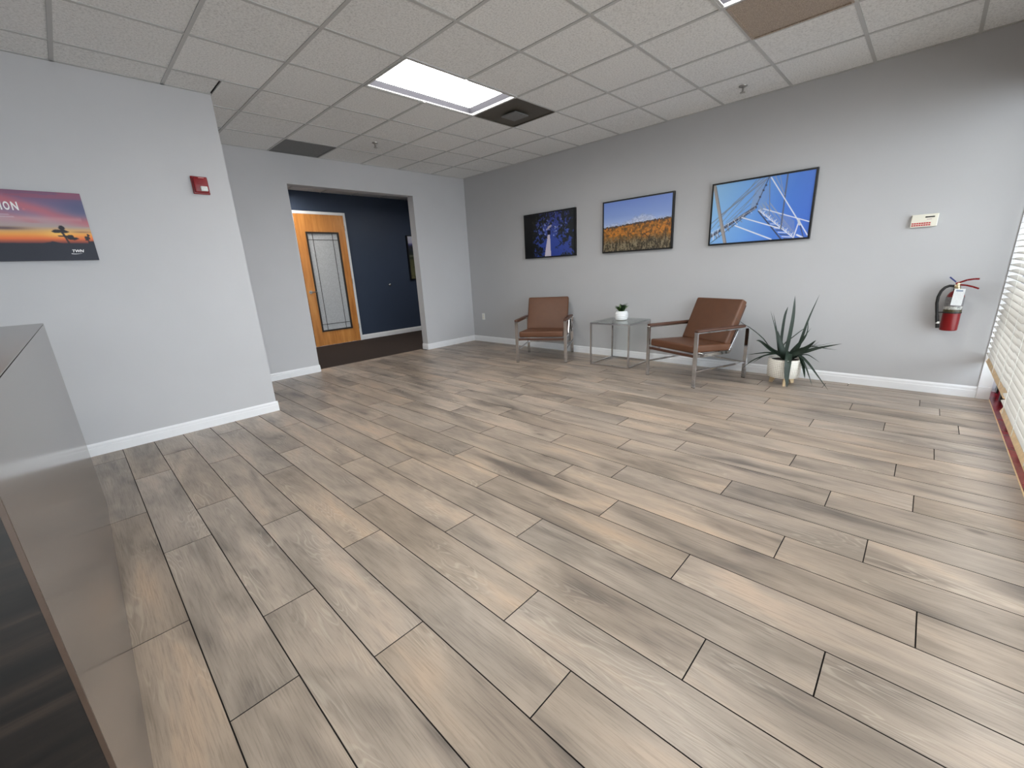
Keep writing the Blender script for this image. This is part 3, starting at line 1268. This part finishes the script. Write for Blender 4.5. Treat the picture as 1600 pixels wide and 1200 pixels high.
# sunset canvas on the left wall (it runs on beyond the left edge of the view)
PR, PLft, PZ0, PZ1, PD = -5.021, -6.42, 1.502, 1.965, .038
PW, PH = PR - PLft, PZ1 - PZ0
t = thing('canvas_poster', 'unframed sunset canvas print with white lettering on the left wall', 'poster', (PR, LW, PZ0))
MB().box(-PW, 0, -PD, -.001, 0, PH).build('canvas', simple('canvas_edge', (96, 92, 108), .7, noise=.05), t)
A = Art(330, 110, PW / PH)
S_ = (1 - A.U) * PW                 # metres from the right edge
dV = A.V + .10 * (S_ - .2) * 0
n1 = A.noise(10, 8, 4, 2)
n2 = A.noise(4, 14, 3, 12)
A.grad(A.V, [(0, (128, 84, 112)), (.16, (120, 104, 140)), (.30, (136, 124, 156)), (.42, (180, 150, 160)), (.50, (176, 160, 158)), (.555, (214, 170, 120)),
             (.62, (242, 164, 78)), (.68, (232, 116, 66)), (.735, (130, 68, 66)), (.75, (44, 42, 56)), (1, (40, 44, 58))])
band = np.exp(-((A.V - (.44 - .75 * S_ + .05 * (n1 - .5))) / .085) ** 2)
A.blend(band * .75 * (A.V < .5), (206, 108, 118))
band2 = np.exp(-((A.V - (.72 - 1.0 * S_ + .1 * (n1 - .5))) / .05) ** 2)
A.blend(band2 * .4 * (A.V < .45), (196, 112, 122))
A.blend((np.exp(-((S_ - .0) / .14) ** 2) * np.exp(-((A.V - .22) / .16) ** 2)) * .75, (78, 88, 124))
A.blend(np.exp(-((A.V - .39) / .03) ** 2) * (S_ > .03) * .35, (214, 168, 168))
A.blend((A.V < .1) * (n2 > .5) * .4, (168, 84, 104))
A.blend(np.exp(-((S_ - .17) / .07) ** 2) * np.exp(-((A.V - .60) / .05) ** 2) * .8, (255, 206, 110))
A.blend(np.exp(-((S_ - .43) / .10) ** 2) * np.exp(-((A.V - .535) / .022) ** 2) * .85, (84, 70, 84))
A.blend(np.exp(-((S_ - .05) / .05) ** 2) * np.exp(-((A.V - .575) / .008) ** 2) * .6, (110, 80, 84))
hz = .745 - .035 * np.exp(-((S_ - .215) / .03) ** 2) - .04 * (S_ < .03) + .02 * (A.noise(60, 1, 2, 4) - .5)
A.blend((A.V - hz) * 80, (38, 42, 56))


def pt(sm_, v):
    return (1 - sm_ / PW, v)


def blob(sm_, v, rx, ry, seed):
    q = ((S_ - sm_) / rx) ** 2 + ((A.V - v) / ry) ** 2
    A.blend((1.15 - q + (A.noise(90, 30, 2, seed) - .5) * 1.6) * 3, (40, 38, 48))


TR = (44, 40, 48)
A.line(pt(.135, .74), pt(.150, .60), .022, TR)
A.line(pt(.150, .62), pt(.165, .55), .014, TR)
for k, (s_, v, rx, ry) in enumerate(((.150, .52, .016, .035), (.172, .565, .030, .025), (.142, .57, .020, .02), (.120, .645, .022, .022), (.105, .675, .028, .02),
                                      (.162, .635, .022, .010), (.028, .655, .016, .03), (.020, .62, .010, .02), (.034, .69, .012, .012))):
    blob(s_, v, rx, ry, 20 + k)
A.line(pt(.026, .75), pt(.028, .66), .012, TR)
for z_, s0, s1 in ((.345, .385, .52), (.375, .365, .52)):
    A.line(pt(s0 - .0, z_), pt(s1 + .3, z_), .012, (206, 190, 206), .75)
M4 = Matrix(((1, 0, 0, -PW), (0, 1, 0, -PD - .0008), (0, 0, 1, PH), (0, 0, 0, 1)))
A.build('canvas_print', t, M4, M['vcol_m'], PW, PH)
# letter planes face -y : font x -> x, font y -> z


def facing(x, y, z):
    return Matrix(((1, 0, 0, x), (0, 0, -1, y), (0, 1, 0, z), (0, 0, 0, 1)))


yl = -PD - .0016
for ch, xa, xb in (('I', -.410, -.4025), ('O', -.3945, -.3665), ('N', -.358, -.3275)):
    o = text_mesh('lettering', ch, .078, M['textw'], t, Matrix.Identity(4), offset=.0022)
    vx = [v.co.x for v in o.data.vertices]
    vy = [v.co.y for v in o.data.vertices]
    F_ = facing(0, yl, 0)
    for v in o.data.vertices:
        v.co.x = xa + (v.co.x - min(vx)) / (max(vx) - min(vx)) * (xb - xa)
        v.co.y = .332 + (v.co.y - min(vy)) / (max(vy) - min(vy)) * .054
        v.co = F_ @ v.co
text_mesh('lettering', '\u00ae', .020, M['textp'], t, facing(-.312, yl, .334))
text_mesh('logo_lettering', 'TWN', .026, M['textw'], t, facing(-.134, yl, .056), shear=.25, sx=.98, offset=.0010)
sw = MB()
for i in range(15):
    s_ = i / 14
    x = -.140 + .058 * s_
    z = .053 - .010 * math.sin(s_ * math.pi * .55 + .5) + .004 * s_
    w = .004 * (1 - s_) + .0008
    sw.v += [(x, yl, z - w), (x, yl, z)]
sw.f = [(2 * i, 2 * i + 2, 2 * i + 3, 2 * i + 1) for i in range(14)]
sw.build('logo_swoosh', M['textw'], t)

# hall picture ---------------------------------------------------------------
t = thing('hall_picture', 'tall framed landscape picture on the navy wall, half hidden by the opening', 'picture', (.80, HY, 1.16))
f = MB()
pw, ph = .58, .94
f.box(-pw, pw, -.045, -.001, 0, .02).box(-pw, pw, -.045, -.001, ph - .02, ph).box(-pw, -pw + .025, -.045, -.001, .02, ph - .02).box(pw - .025, pw, -.045, -.001, .02, ph - .02)
f.box(-pw + .025, pw - .025, -.03, -.0015, .02, ph - .02)
f.build('frame', M['black'], t)
A = Art(60, 90, 1.2)
nz_ = A.noise(10, 14, 3, 2)
A.grad(A.V, [(0, (200, 204, 216)), (.15, (186, 184, 205)), (.19, (88, 88, 140)), (.24, (52, 54, 72)), (.42, (40, 46, 44)), (.46, (110, 112, 96)), (.5, (48, 52, 40)), (.56, (84, 86, 62)), (1, (106, 104, 74))])
A.blend((nz_ - .6) * 3 * (A.V > .2), (36, 38, 30))
A.build('print', t, Matrix(((1, 0, 0, -pw + .025), (0, 1, 0, -.042), (0, 0, 1, ph - .02), (0, 0, 0, 1))), M['vcol'], 2 * pw - .05, ph - .04)

# fire alarm strobe ---------------------------------------------------------
t = thing('fire_alarm', 'red fire alarm strobe on the left wall near its corner', 'alarm', (-4.248, LW, 2.095))
MB().box(-.060, .060, -.018, -.001, -.070, .070).build('back_plate', M['redp'], t, bevel=.006, seg=3, smooth=True)
MB().box(-.052, .052, -.048, -.0185, -.062, .062).build('cover', M['redp'], t, bevel=.012, seg=3, smooth=True)
ln_ = MB().box(-.012, .040, -.066, -.0485, -.050, -.012)
ln_.build('strobe_lens', M['lens'], t, bevel=.006, seg=2)
gr = MB()
for k in range(5):
    gr.box(-.030, .020, -.0505, -.0485, .006 + k * .008, .009 + k * .008)
gr.build('sounder_grille', M['redp'], t)
MB().box(-.012, .028, -.0498, -.0486, .052, .057).build('label_strip', simple('pale_pink_ink', (214, 150, 150), .5, noise=.01), t)

# alarm keypad ----------------------------------------------------------------
t = thing('alarm_keypad', 'cream alarm keypad with red buttons on the right wall', 'keypad', (0, -5.985, 1.50))
MB().box(-.028, -.001, -.084, .084, -.051, .051).build('case', M['cream'], t, bevel=.004)
MB().box(-.0295, -.0283, -.062, -.003, .022, .032).build('display', M['black'], t)
for r_ in range(2):
    for k in range(8):
        y = .076 - k * .0152
        MB().box(-.031, -.0283, y - .0122, y, -.026 - r_ * .016, -.016 - r_ * .016).build('button', M['bred'], t)
MB().box(-.0292, -.0283, -.045, -.015, .006, .011).build('maker_mark', simple('faint_gray_ink', (180, 160, 160), .5, noise=.01), t)
MB().box(-.0292, -.0283, .0, .078, .0, .046).build('cover_flap', M['cream'], t)

# wall outlet ------------------------------------------------------------------
t = thing('wall_outlet', 'white electrical outlet low on the right wall near the back corner', 'outlet', (0, -.288, .462))
MB().box(-.007, -.001, -.035, .035, -.058, .058).build('cover_plate', M['white'], t, bevel=.002)
for s in (-1, 1):
    MB().box(-.010, -.0072, -.017, .017, s * .022 - .015, s * .022 + .015).build('receptacle', M['cream'], t, bevel=.001)

# fire extinguisher --------------------------------------------------------------
t = thing('fire_extinguisher', 'red fire extinguisher with black hose hanging on the right wall', 'extinguisher', (-.085, -6.277, .583))
r_ = .056
MB().lathe([(r_ * .8, 0), (r_ * .96, .004), (r_, .012), (r_, .27), (r_ * .93, .295), (r_ * .72, .318), (r_ * .42, .332), (.017, .338), (.017, .35)], n=32).build('cylinder', M['red'], t, smooth=True)
MB().lathe([(r_ + .0008, .206), (r_ + .0008, .283)], n=32, caps=False).build('instruction_label', simple('gray_label', (118, 116, 118), .45, noise=.35, scale=90), t, smooth=True)
MB().lathe([(r_ + .0009, .158), (r_ + .0009, .1795)], n=32, caps=False).build('warning_label', simple('black_yellow_label', (64, 58, 30), .4, noise=.9, scale=60), t, smooth=True)
MB().lathe([(r_ + .0009, .180), (r_ + .0009, .2055)], n=32, caps=False).build('pictogram_label', simple('white_black_label', (176, 176, 172), .4, noise=.7, scale=55), t, smooth=True)
MB().lathe([(r_ + .002, .148), (r_ + .003, .150), (r_ + .003, .156), (r_ + .002, .158)], n=32).build('strap', M['rubber'], t)
MB().lathe([(.020, .350), (.020, .358), (.014, .362), (.014, .392), (.010, .398)], n=16).build('valve', M['brass'], t, smooth=True)
lev = MB()
up_ = [(0, .018, .392), (0, -.01, .402), (-.01, -.045, .420), (-.015, -.085, .428), (-.018, -.112, .428)]
for a, b_ in zip(up_[:-1], up_[1:]):
    lev.bar(a, b_, .020, .013)
lev.build('top_lever', M['red'], t, bevel=.001)
lo = MB()
lo_ = [(0, .0, .382), (-.008, -.045, .378), (-.014, -.085, .366), (-.018, -.122, .350)]
for a, b_ in zip(lo_[:-1], lo_[1:]):
    lo.bar(a, b_, .022, .012)
lo.build('carry_handle', M['red'], t, bevel=.001)
MB().bar((-.012, .060, .446), (-.012, .018, .405), .010, .026, (1, 0, 0)).build('seal_tag', M['blue'], t)
hs = MB()
hp = [(-.012, .022, .372), (-.012, .05, .374), (-.014, .074, .362), (-.016, .094, .330), (-.016, .104, .285), (-.016, .104, .23), (-.016, .096, .18), (-.016, .085, .12), (-.014, .072, .05), (-.014, .068, .02)]
P = []
for i in range(len(hp) - 1):
    for k in range(4):
        P.append(Vector(hp[i]).lerp(Vector(hp[i + 1]), k / 4))
P.append(Vector(hp[-1]))
hs.tube(P, [.0105] * (len(P) - 9) + [.0125] * 9, 12)
hs.build('hose', M['rubber'], t, smooth=True)
MB().tube([(-.014, .0735, .058), (-.014, .0725, .076)], .0138, 12).build('hose_band', M['white'], t)
MB().tube([(-.010, .012, .372), (-.012, .038, .375)], .009, 10).build('hose_fitting', M['brass'], t)
MB().box(-.018, -.0145, -.058, .086, .150, .160).build('hose_clip', M['rubber'], t) if False else MB().bar((-.016, .052, .153), (-.016, .094, .153), .008, .008).build('hose_clip', M['rubber'], t)
tgb = MB()
Mt = Matrix.Translation((-.066, -.012, .352)) @ Matrix.Rotation(R(2), 4, 'X')
tgb.box(-.001, .001, -.034, .030, -.135, .0, Mt)
tgt = tgb.build('inspection_tag', M['paper'], t, bevel=.0005)
MB().box(-.0022, -.0012, -.022, .018, -.020, -.011, Mt).build('tag_heading', simple('tag_blue_ink', (110, 128, 156), .5, noise=.1), tgt)
MB().tube([(-.015, -.012, .385), (-.06, -.012, .352)], .001, 5).build('tag_wire', M['nickel'], t)
br = MB()
br.box(.0565, .084, -.025, .025, .10, .14)
br.box(.078, .084, -.02, .02, .05, .36)
br.build('wall_bracket', M['rubber'], t)

# chairs ---------------------------------------------------------------------------


def cushion(w, d, h, M4, name, mat, parent, bev=.022):
    """soft pad: bevelled box with gentle crown"""
    bm = bmesh.new()
    bmesh.ops.create_grid(bm, x_segments=8, y_segments=8, size=1)
    bm.free()
    mb = MB().box(-w / 2, w / 2, -d / 2, d / 2, -h / 2, h / 2)
    me = bpy.data.meshes.new(name)
    me.from_pydata(mb.v, [], mb.f)
    bm = bmesh.new()
    bm.from_mesh(me)
    bmesh.ops.bevel(bm, geom=list(bm.edges), offset=bev, segments=4, profile=.6, affect='EDGES')
    big = [e for e in bm.edges if e.calc_length() > .2]
    bmesh.ops.subdivide_edges(bm, edges=big, cuts=7, use_grid_fill=True)
    for v in bm.verts:
        x, y = v.co.x / (w / 2), v.co.y / (d / 2)
        k = max(0, 1 - x * x) * max(0, 1 - y * y)
        v.co.z += (.012 * k if v.co.z > 0 else -.004 * k)
        v.co.x *= 1 + .0
        v.co = M4 @ v.co
    bm.to_mesh(me)
    bm.free()
    for p in me.polygons:
        p.use_smooth = True
    me.materials.append(mat)
    o = bpy.data.objects.new(name, me)
    return put(o, parent)


def make_chair():
    t = thing('lounge_chair', '', 'chair')
    D, Wd = .38, .36
    for sx in (-1, 1):
        x0, x1 = sorted((sx * (Wd - .042), sx * Wd))
        xm = (x0 + x1) / 2
        MB().box(x0, x1, -D, -D + .016, 0.004, .572).build('leg', M['chrome'], t, bevel=.0015)
        MB().box(x0, x1, D - .016, D, 0.004, .548).build('leg', M['chrome'], t, bevel=.0015)
        for y in (-D + .008, D - .008):
            MB().box(x0 + .002, x1 - .002, y - .007, y + .007, 0, .004).build('foot_pad', M['rubber'], t)
        MB().bar((xm, -D + .016, .566), (xm, D, .553), .042, .012).build('arm_rail', M['chrome'], t, bevel=.0015)
        MB().bar((xm, -D + .0, .5855), (xm, D - .07, .5745), .050, .026).build('arm_pad', M['leather2'], t, bevel=.008, seg=3, smooth=True)
        MB().bar((xm, -D + .016, .172), (xm, D - .016, .172), .016, .018).build('stretcher', M['chrome'], t, bevel=.001)
        xi = sx * (Wd - .05)
        MB().bar((xi, -D + .016, .322), (xi, .155, .312), .014, .034).build('seat_rail', M['chrome'], t, bevel=.0015)
        MB().bar((xi, .150, .315), (xi, .285, .553), .014, .034, (0, 1, 0)).build('back_rail', M['chrome'], t, bevel=.0015)
    MB().box(-Wd + .045, Wd - .045, -D + .004, -D + .026, .312, .338).build('front_rail', M['leather2'], t, bevel=.004)
    MB().box(-Wd + .045, Wd - .045, .10, .13, .295, .309).build('cross_bar', M['chrome'], t, bevel=.002)
    MB().bar((-Wd + .05, .262, .555), (Wd - .05, .262, .555), .016, .016).build('cross_bar', M['chrome'], t, bevel=.002) if False else None
    MB().box(-Wd + .02, Wd - .02, D - .014, D - .002, .165, .18).build('cross_bar', M['chrome'], t, bevel=.002)
    Ms = Matrix.Translation((0, -.095, .378)) @ Matrix.Rotation(R(-3.5), 4, 'X')
    cushion(.612, .56, .078, Ms, 'seat_cushion', M['leather'], t)
    lean = math.atan2(.215, .46)
    Mb = Matrix.Translation((0, .235, .610)) @ Matrix.Rotation(R(90) - lean, 4, 'X')
    cushion(.60, .50, .085, Mb, 'back_cushion', M['leather'], t, .024)
    ax = Matrix.Translation((0, .235, .610)) @ Matrix.Rotation(R(90) - lean, 4, 'X')
    b = MB().box(-.288, .288, -.235, .215, -.062, -.048, ax)
    b.build('back_shell', M['leather2'], t, bevel=.004)
    return t


CH = [((-.540, -2.190), math.atan2(-.876, .482), 'brown leather lounge chair with chrome frame left of the glass side table'),
      ((-.517, -4.329), math.atan2(-.929, -.372), 'brown leather lounge chair with chrome frame beside the spiky floor plant')]
proto = make_chair()
for i, ((x, y), a, lb) in enumerate(CH):
    o = proto if i == 0 else copy_tree(proto)
    o.location = (x, y, 0)
    o.rotation_euler = (0, 0, a)
    tag(o, lb, 'chair', 'brown leather lounge chairs')

# side table ---------------------------------------------------------------------
t = thing('side_table', 'square glass top side table with thin chrome frame between the chairs', 'side table', (-.335, -3.285, 0))
s_, h_, q = .272, .558, .010
for sx in (-1, 1):
    for sy in (-1, 1):
        MB().box(sx * s_ - q, sx * s_ + q, sy * s_ - q, sy * s_ + q, 0.0, h_).build('leg', M['chrome'], t, bevel=.0012)
for sx in (-1, 1):
    for z in (.012, h_ - .010):
        nm = 'base_rail' if z < .1 else 'top_rail'
        MB().box(sx * s_ - q * .9, sx * s_ + q * .9, -s_ + q, s_ - q, z - .009, z + .009).build(nm, M['chrome'], t)
        MB().box(-s_ + q, s_ - q, sx * s_ - q * .9, sx * s_ + q * .9, z - .009, z + .009).build(nm, M['chrome'], t)
MB().box(-s_ - .008, s_ + .008, -s_ - .008, s_ + .008, h_ + .0004, h_ + .0084).build('glass_top', M['tglass'], t, bevel=.001)

# small potted plant ----------------------------------------------------------------
t = thing('potted_plant', 'small green plant in a white ridged pot on the glass table', 'plant', (-.30, -3.277, h_ + .0086))
prof = [(.045, 0), (.066, .004)]
for i in range(25):
    z = .006 + i * .0045
    bl = .070 + .015 * math.sin(min(1, z / .114) * math.pi * .95)
    prof.append((bl + .0016 * math.sin(i * 1.25), z))
prof += [(.073, .117), (.066, .117), (.064, .100), (.001, .099)]
MB().lathe(prof, n=36).build('pot', M['pot'], t, smooth=True)
MB().lathe([(.0005, .1005), (.060, .1005), (.0605, .104), (.0005, .108)], n=20, caps=False).build('soil', M['soil'], t)
rg = random.Random(11)


def leaf_strip(mb, pts, w, n=10, vdepth=.22, prof=None, up=Vector((0, 0, 1))):
    """tapered V-section blade along pts (Catmull-Rom)"""
    P = [Vector(p) for p in pts]
    P = [P[0] * 2 - P[1]] + P + [P[-1] * 2 - P[-2]]
    C = []
    seg = len(P) - 3
    for i in range(n + 1):
        u = i / n * seg
        k = min(int(u), seg - 1)
        f_ = u - k
        a, b_, c, d = P[k], P[k + 1], P[k + 2], P[k + 3]
        C.append(.5 * ((2 * b_) + (c - a) * f_ + (2 * a - 5 * b_ + 4 * c - d) * f_ ** 2 + (3 * b_ - a - 3 * c + d) * f_ ** 3))
    base = len(mb.v)
    for i, c in enumerate(C):
        s = i / n
        t_ = (C[min(i + 1, n)] - C[max(i - 1, 0)]).normalized()
        sd = t_.cross(up)
        if sd.length < .2:
            sd = t_.cross(Vector((-.7, -.7, 0)))
        sd.normalize()
        nn = sd.cross(t_).normalized()
        wd = w * (prof(s) if prof else (min(1, .45 + 2.2 * s) * (1 - s ** 2.2) + .02))
        mb.v += [tuple(c - sd * wd / 2 + nn * wd * vdepth), tuple(c), tuple(c + sd * wd / 2 + nn * wd * vdepth)]
    for i in range(n):
        a = base + 3 * i
        mb.f += [(a, a + 1, a + 4, a + 3), (a + 1, a + 2, a + 5, a + 4)]


for i in range(34):
    a = rg.uniform(0, 2 * math.pi)
    r0 = rg.uniform(.0, .035)
    r1 = r0 + rg.uniform(.02, .06)
    hh = rg.uniform(.035, .075) + (.02 if math.sin(a) < -.2 else 0)
    mb = MB()
    for k in range(5):
        a2 = a + rg.uniform(-.5, .5)
        z0 = .106 + hh * k * .14
        p0 = Vector((r0 * math.cos(a), r0 * math.sin(a), z0))
        p2 = Vector(((r1 + .008 * k) * math.cos(a2), (r1 + .008 * k) * math.sin(a2), z0 + hh * .62))
        pm_ = (p0 + p2) / 2 + Vector((0, 0, .008))
        leaf_strip(mb, [p0, pm_, p2], .014, 4)
    mb.build('leaf_sprig', M['leaf2'] if i % 3 == 0 else M['leaf3'], t)

# floor plant -------------------------------------------------------------------------
PX, PY = -.345, -5.163
t = thing('floor_plant', 'spiky dark green plant in a white grid textured planter on wooden legs', 'plant', (PX, PY, 0))
MB().lathe([(.10, .078), (.136, .082), (.143, .092), (.147, .15), (.147, .262), (.144, .268), (.134, .268), (.131, .24), (.001, .239)], n=44).build('planter', M['planter'], t, smooth=True)
MB().lathe([(.0005, .2405), (.129, .2405), (.129, .246), (.0005, .252)], n=28, caps=False).build('soil', M['soil'], t)
for k in range(3):
    a = R(200 + 120 * k)
    d = Vector((math.cos(a), math.sin(a), 0))
    s = Vector((-d.y, d.x, 0))
    b = MB()
    prof2 = [(.055, .0775), (.118, .0775), (.122, .0), (.092, .0)]
    for sg in (-.011, .011):
        for (rr, z) in prof2:
            b.v.append(tuple(d * rr + s * sg + Vector((0, 0, z))))
    b.f = [(0, 1, 2, 3), (7, 6, 5, 4), (0, 4, 5, 1), (1, 5, 6, 2), (2, 6, 7, 3), (3, 7, 4, 0)]
    b.build('leg', M['birch'], t)
LV = {
    1: [(-.33, -5.158, .333), (-.33, -5.171, .5), (-.33, -5.179, .699), (-.33, -5.174, .888)],
    2: [(-.302, -5.25, .374), (-.285, -5.271, .491), (-.267, -5.3, .661), (-.25, -5.358, .894)],
    3: [(-.302, -5.108, .304), (-.285, -5.095, .46), (-.267, -5.096, .671), (-.25, -5.112, .774)],
    4: [(-.319, -5.093, .324), (-.31, -5.045, .526), (-.3, -4.973, .734)],
    5: [(-.302, -5.106, .323), (-.276, -5.046, .521), (-.25, -4.99, .707)],
    6: [(-.354, -5.144, .298), (-.377, -5.106, .429), (-.4, -5.078, .55)],
    7: [(-.372, -5.105, .316), (-.388, -5.012, .385), (-.403, -4.959, .459), (-.419, -4.844, .557), (-.434, -4.749, .617), (-.45, -4.648, .707)],
    8: [(-.362, -5.121, .297), (-.381, -5.031, .348), (-.401, -4.937, .428), (-.42, -4.899, .438)],
    9: [(-.372, -5.107, .302), (-.398, -5.014, .316), (-.424, -4.922, .302), (-.45, -4.83, .285)],
    10: [(-.362, -5.23, .308), (-.381, -5.341, .359), (-.401, -5.447, .408), (-.42, -5.608, .464)],
    11: [(-.354, -5.243, .317), (-.377, -5.336, .394), (-.4, -5.406, .479)],
    12: [(-.302, -5.262, .338), (-.285, -5.328, .396), (-.267, -5.42, .406), (-.25, -5.527, .443)],
    13: [(-.292, -5.265, .355), (-.268, -5.371, .388), (-.244, -5.464, .376), (-.22, -5.569, .366)],
    14: [(-.319, -5.284, .301), (-.313, -5.343, .311), (-.306, -5.398, .279), (-.3, -5.449, .245)],
    15: [(-.362, -5.277, .304), (-.381, -5.363, .244), (-.401, -5.452, .141), (-.42, -5.565, .006)],
    16: [(-.375, -5.278, .315), (-.404, -5.347, .219), (-.432, -5.391, .139), (-.46, -5.437, .042)],
    17: [(-.369, -5.278, .305), (-.404, -5.329, .217), (-.44, -5.368, .101)],
    18: [(-.389, -5.195, .328), (-.486, -5.214, .26), (-.513, -5.222, .15), (-.53, -5.245, .012)],
    19: [(-.284, -5.12, .378), (-.256, -5.191, .472), (-.228, -5.268, .556), (-.2, -5.298, .572)],
    20: [(-.312, -5.202, .334), (-.296, -5.264, .438), (-.28, -5.335, .576)],
    21: [(-.337, -5.27, .326), (-.343, -5.367, .4), (-.35, -5.426, .459)],
    22: [(-.383, -5.109, .304), (-.415, -5.028, .302), (-.447, -4.90, .235), (-.50, -4.82, .15)],
    23: [(-.354, -5.111, .304), (-.37, -4.994, .28), (-.385, -4.935, .24), (-.4, -4.89, .20)],
    24: [(-.319, -5.221, .318), (-.313, -5.257, .394), (-.306, -5.309, .524), (-.3, -5.303, .674)]}
LWd = {1: .038, 2: .034, 3: .028, 4: .020, 5: .020, 6: .075, 7: .022, 8: .052, 9: .032, 10: .052, 11: .062, 12: .016, 13: .026, 14: .022,
       15: .042, 16: .028, 17: .034, 18: .062, 19: .014, 20: .026, 21: .018, 22: .030, 23: .022, 24: .026}
for k, pts in LV.items():
    p0 = Vector(pts[0])
    root = Vector((PX, PY, .246)) + (Vector((p0.x, p0.y, 0)) - Vector((PX, PY, 0))) * .35
    mb = MB()
    q = [tuple(root - Vector((PX, PY, 0)))] + [tuple(Vector(p) - Vector((PX, PY, 0))) for p in pts]
    leaf_strip(mb, q, LWd[k], 14, .16, prof=(lambda s: min(1, .5 + 1.6 * s) * (1 - s ** 6) + .02) if k in (1, 18, 17, 3) else None, up=Vector((-.62, -.5, .6)) if k in (1, 3, 6, 18, 2, 4, 5, 24, 20, 8, 10, 11) else Vector((-.3, -.3, .9)))
    mb.build('leaf', M['leaf'], t, smooth=True)
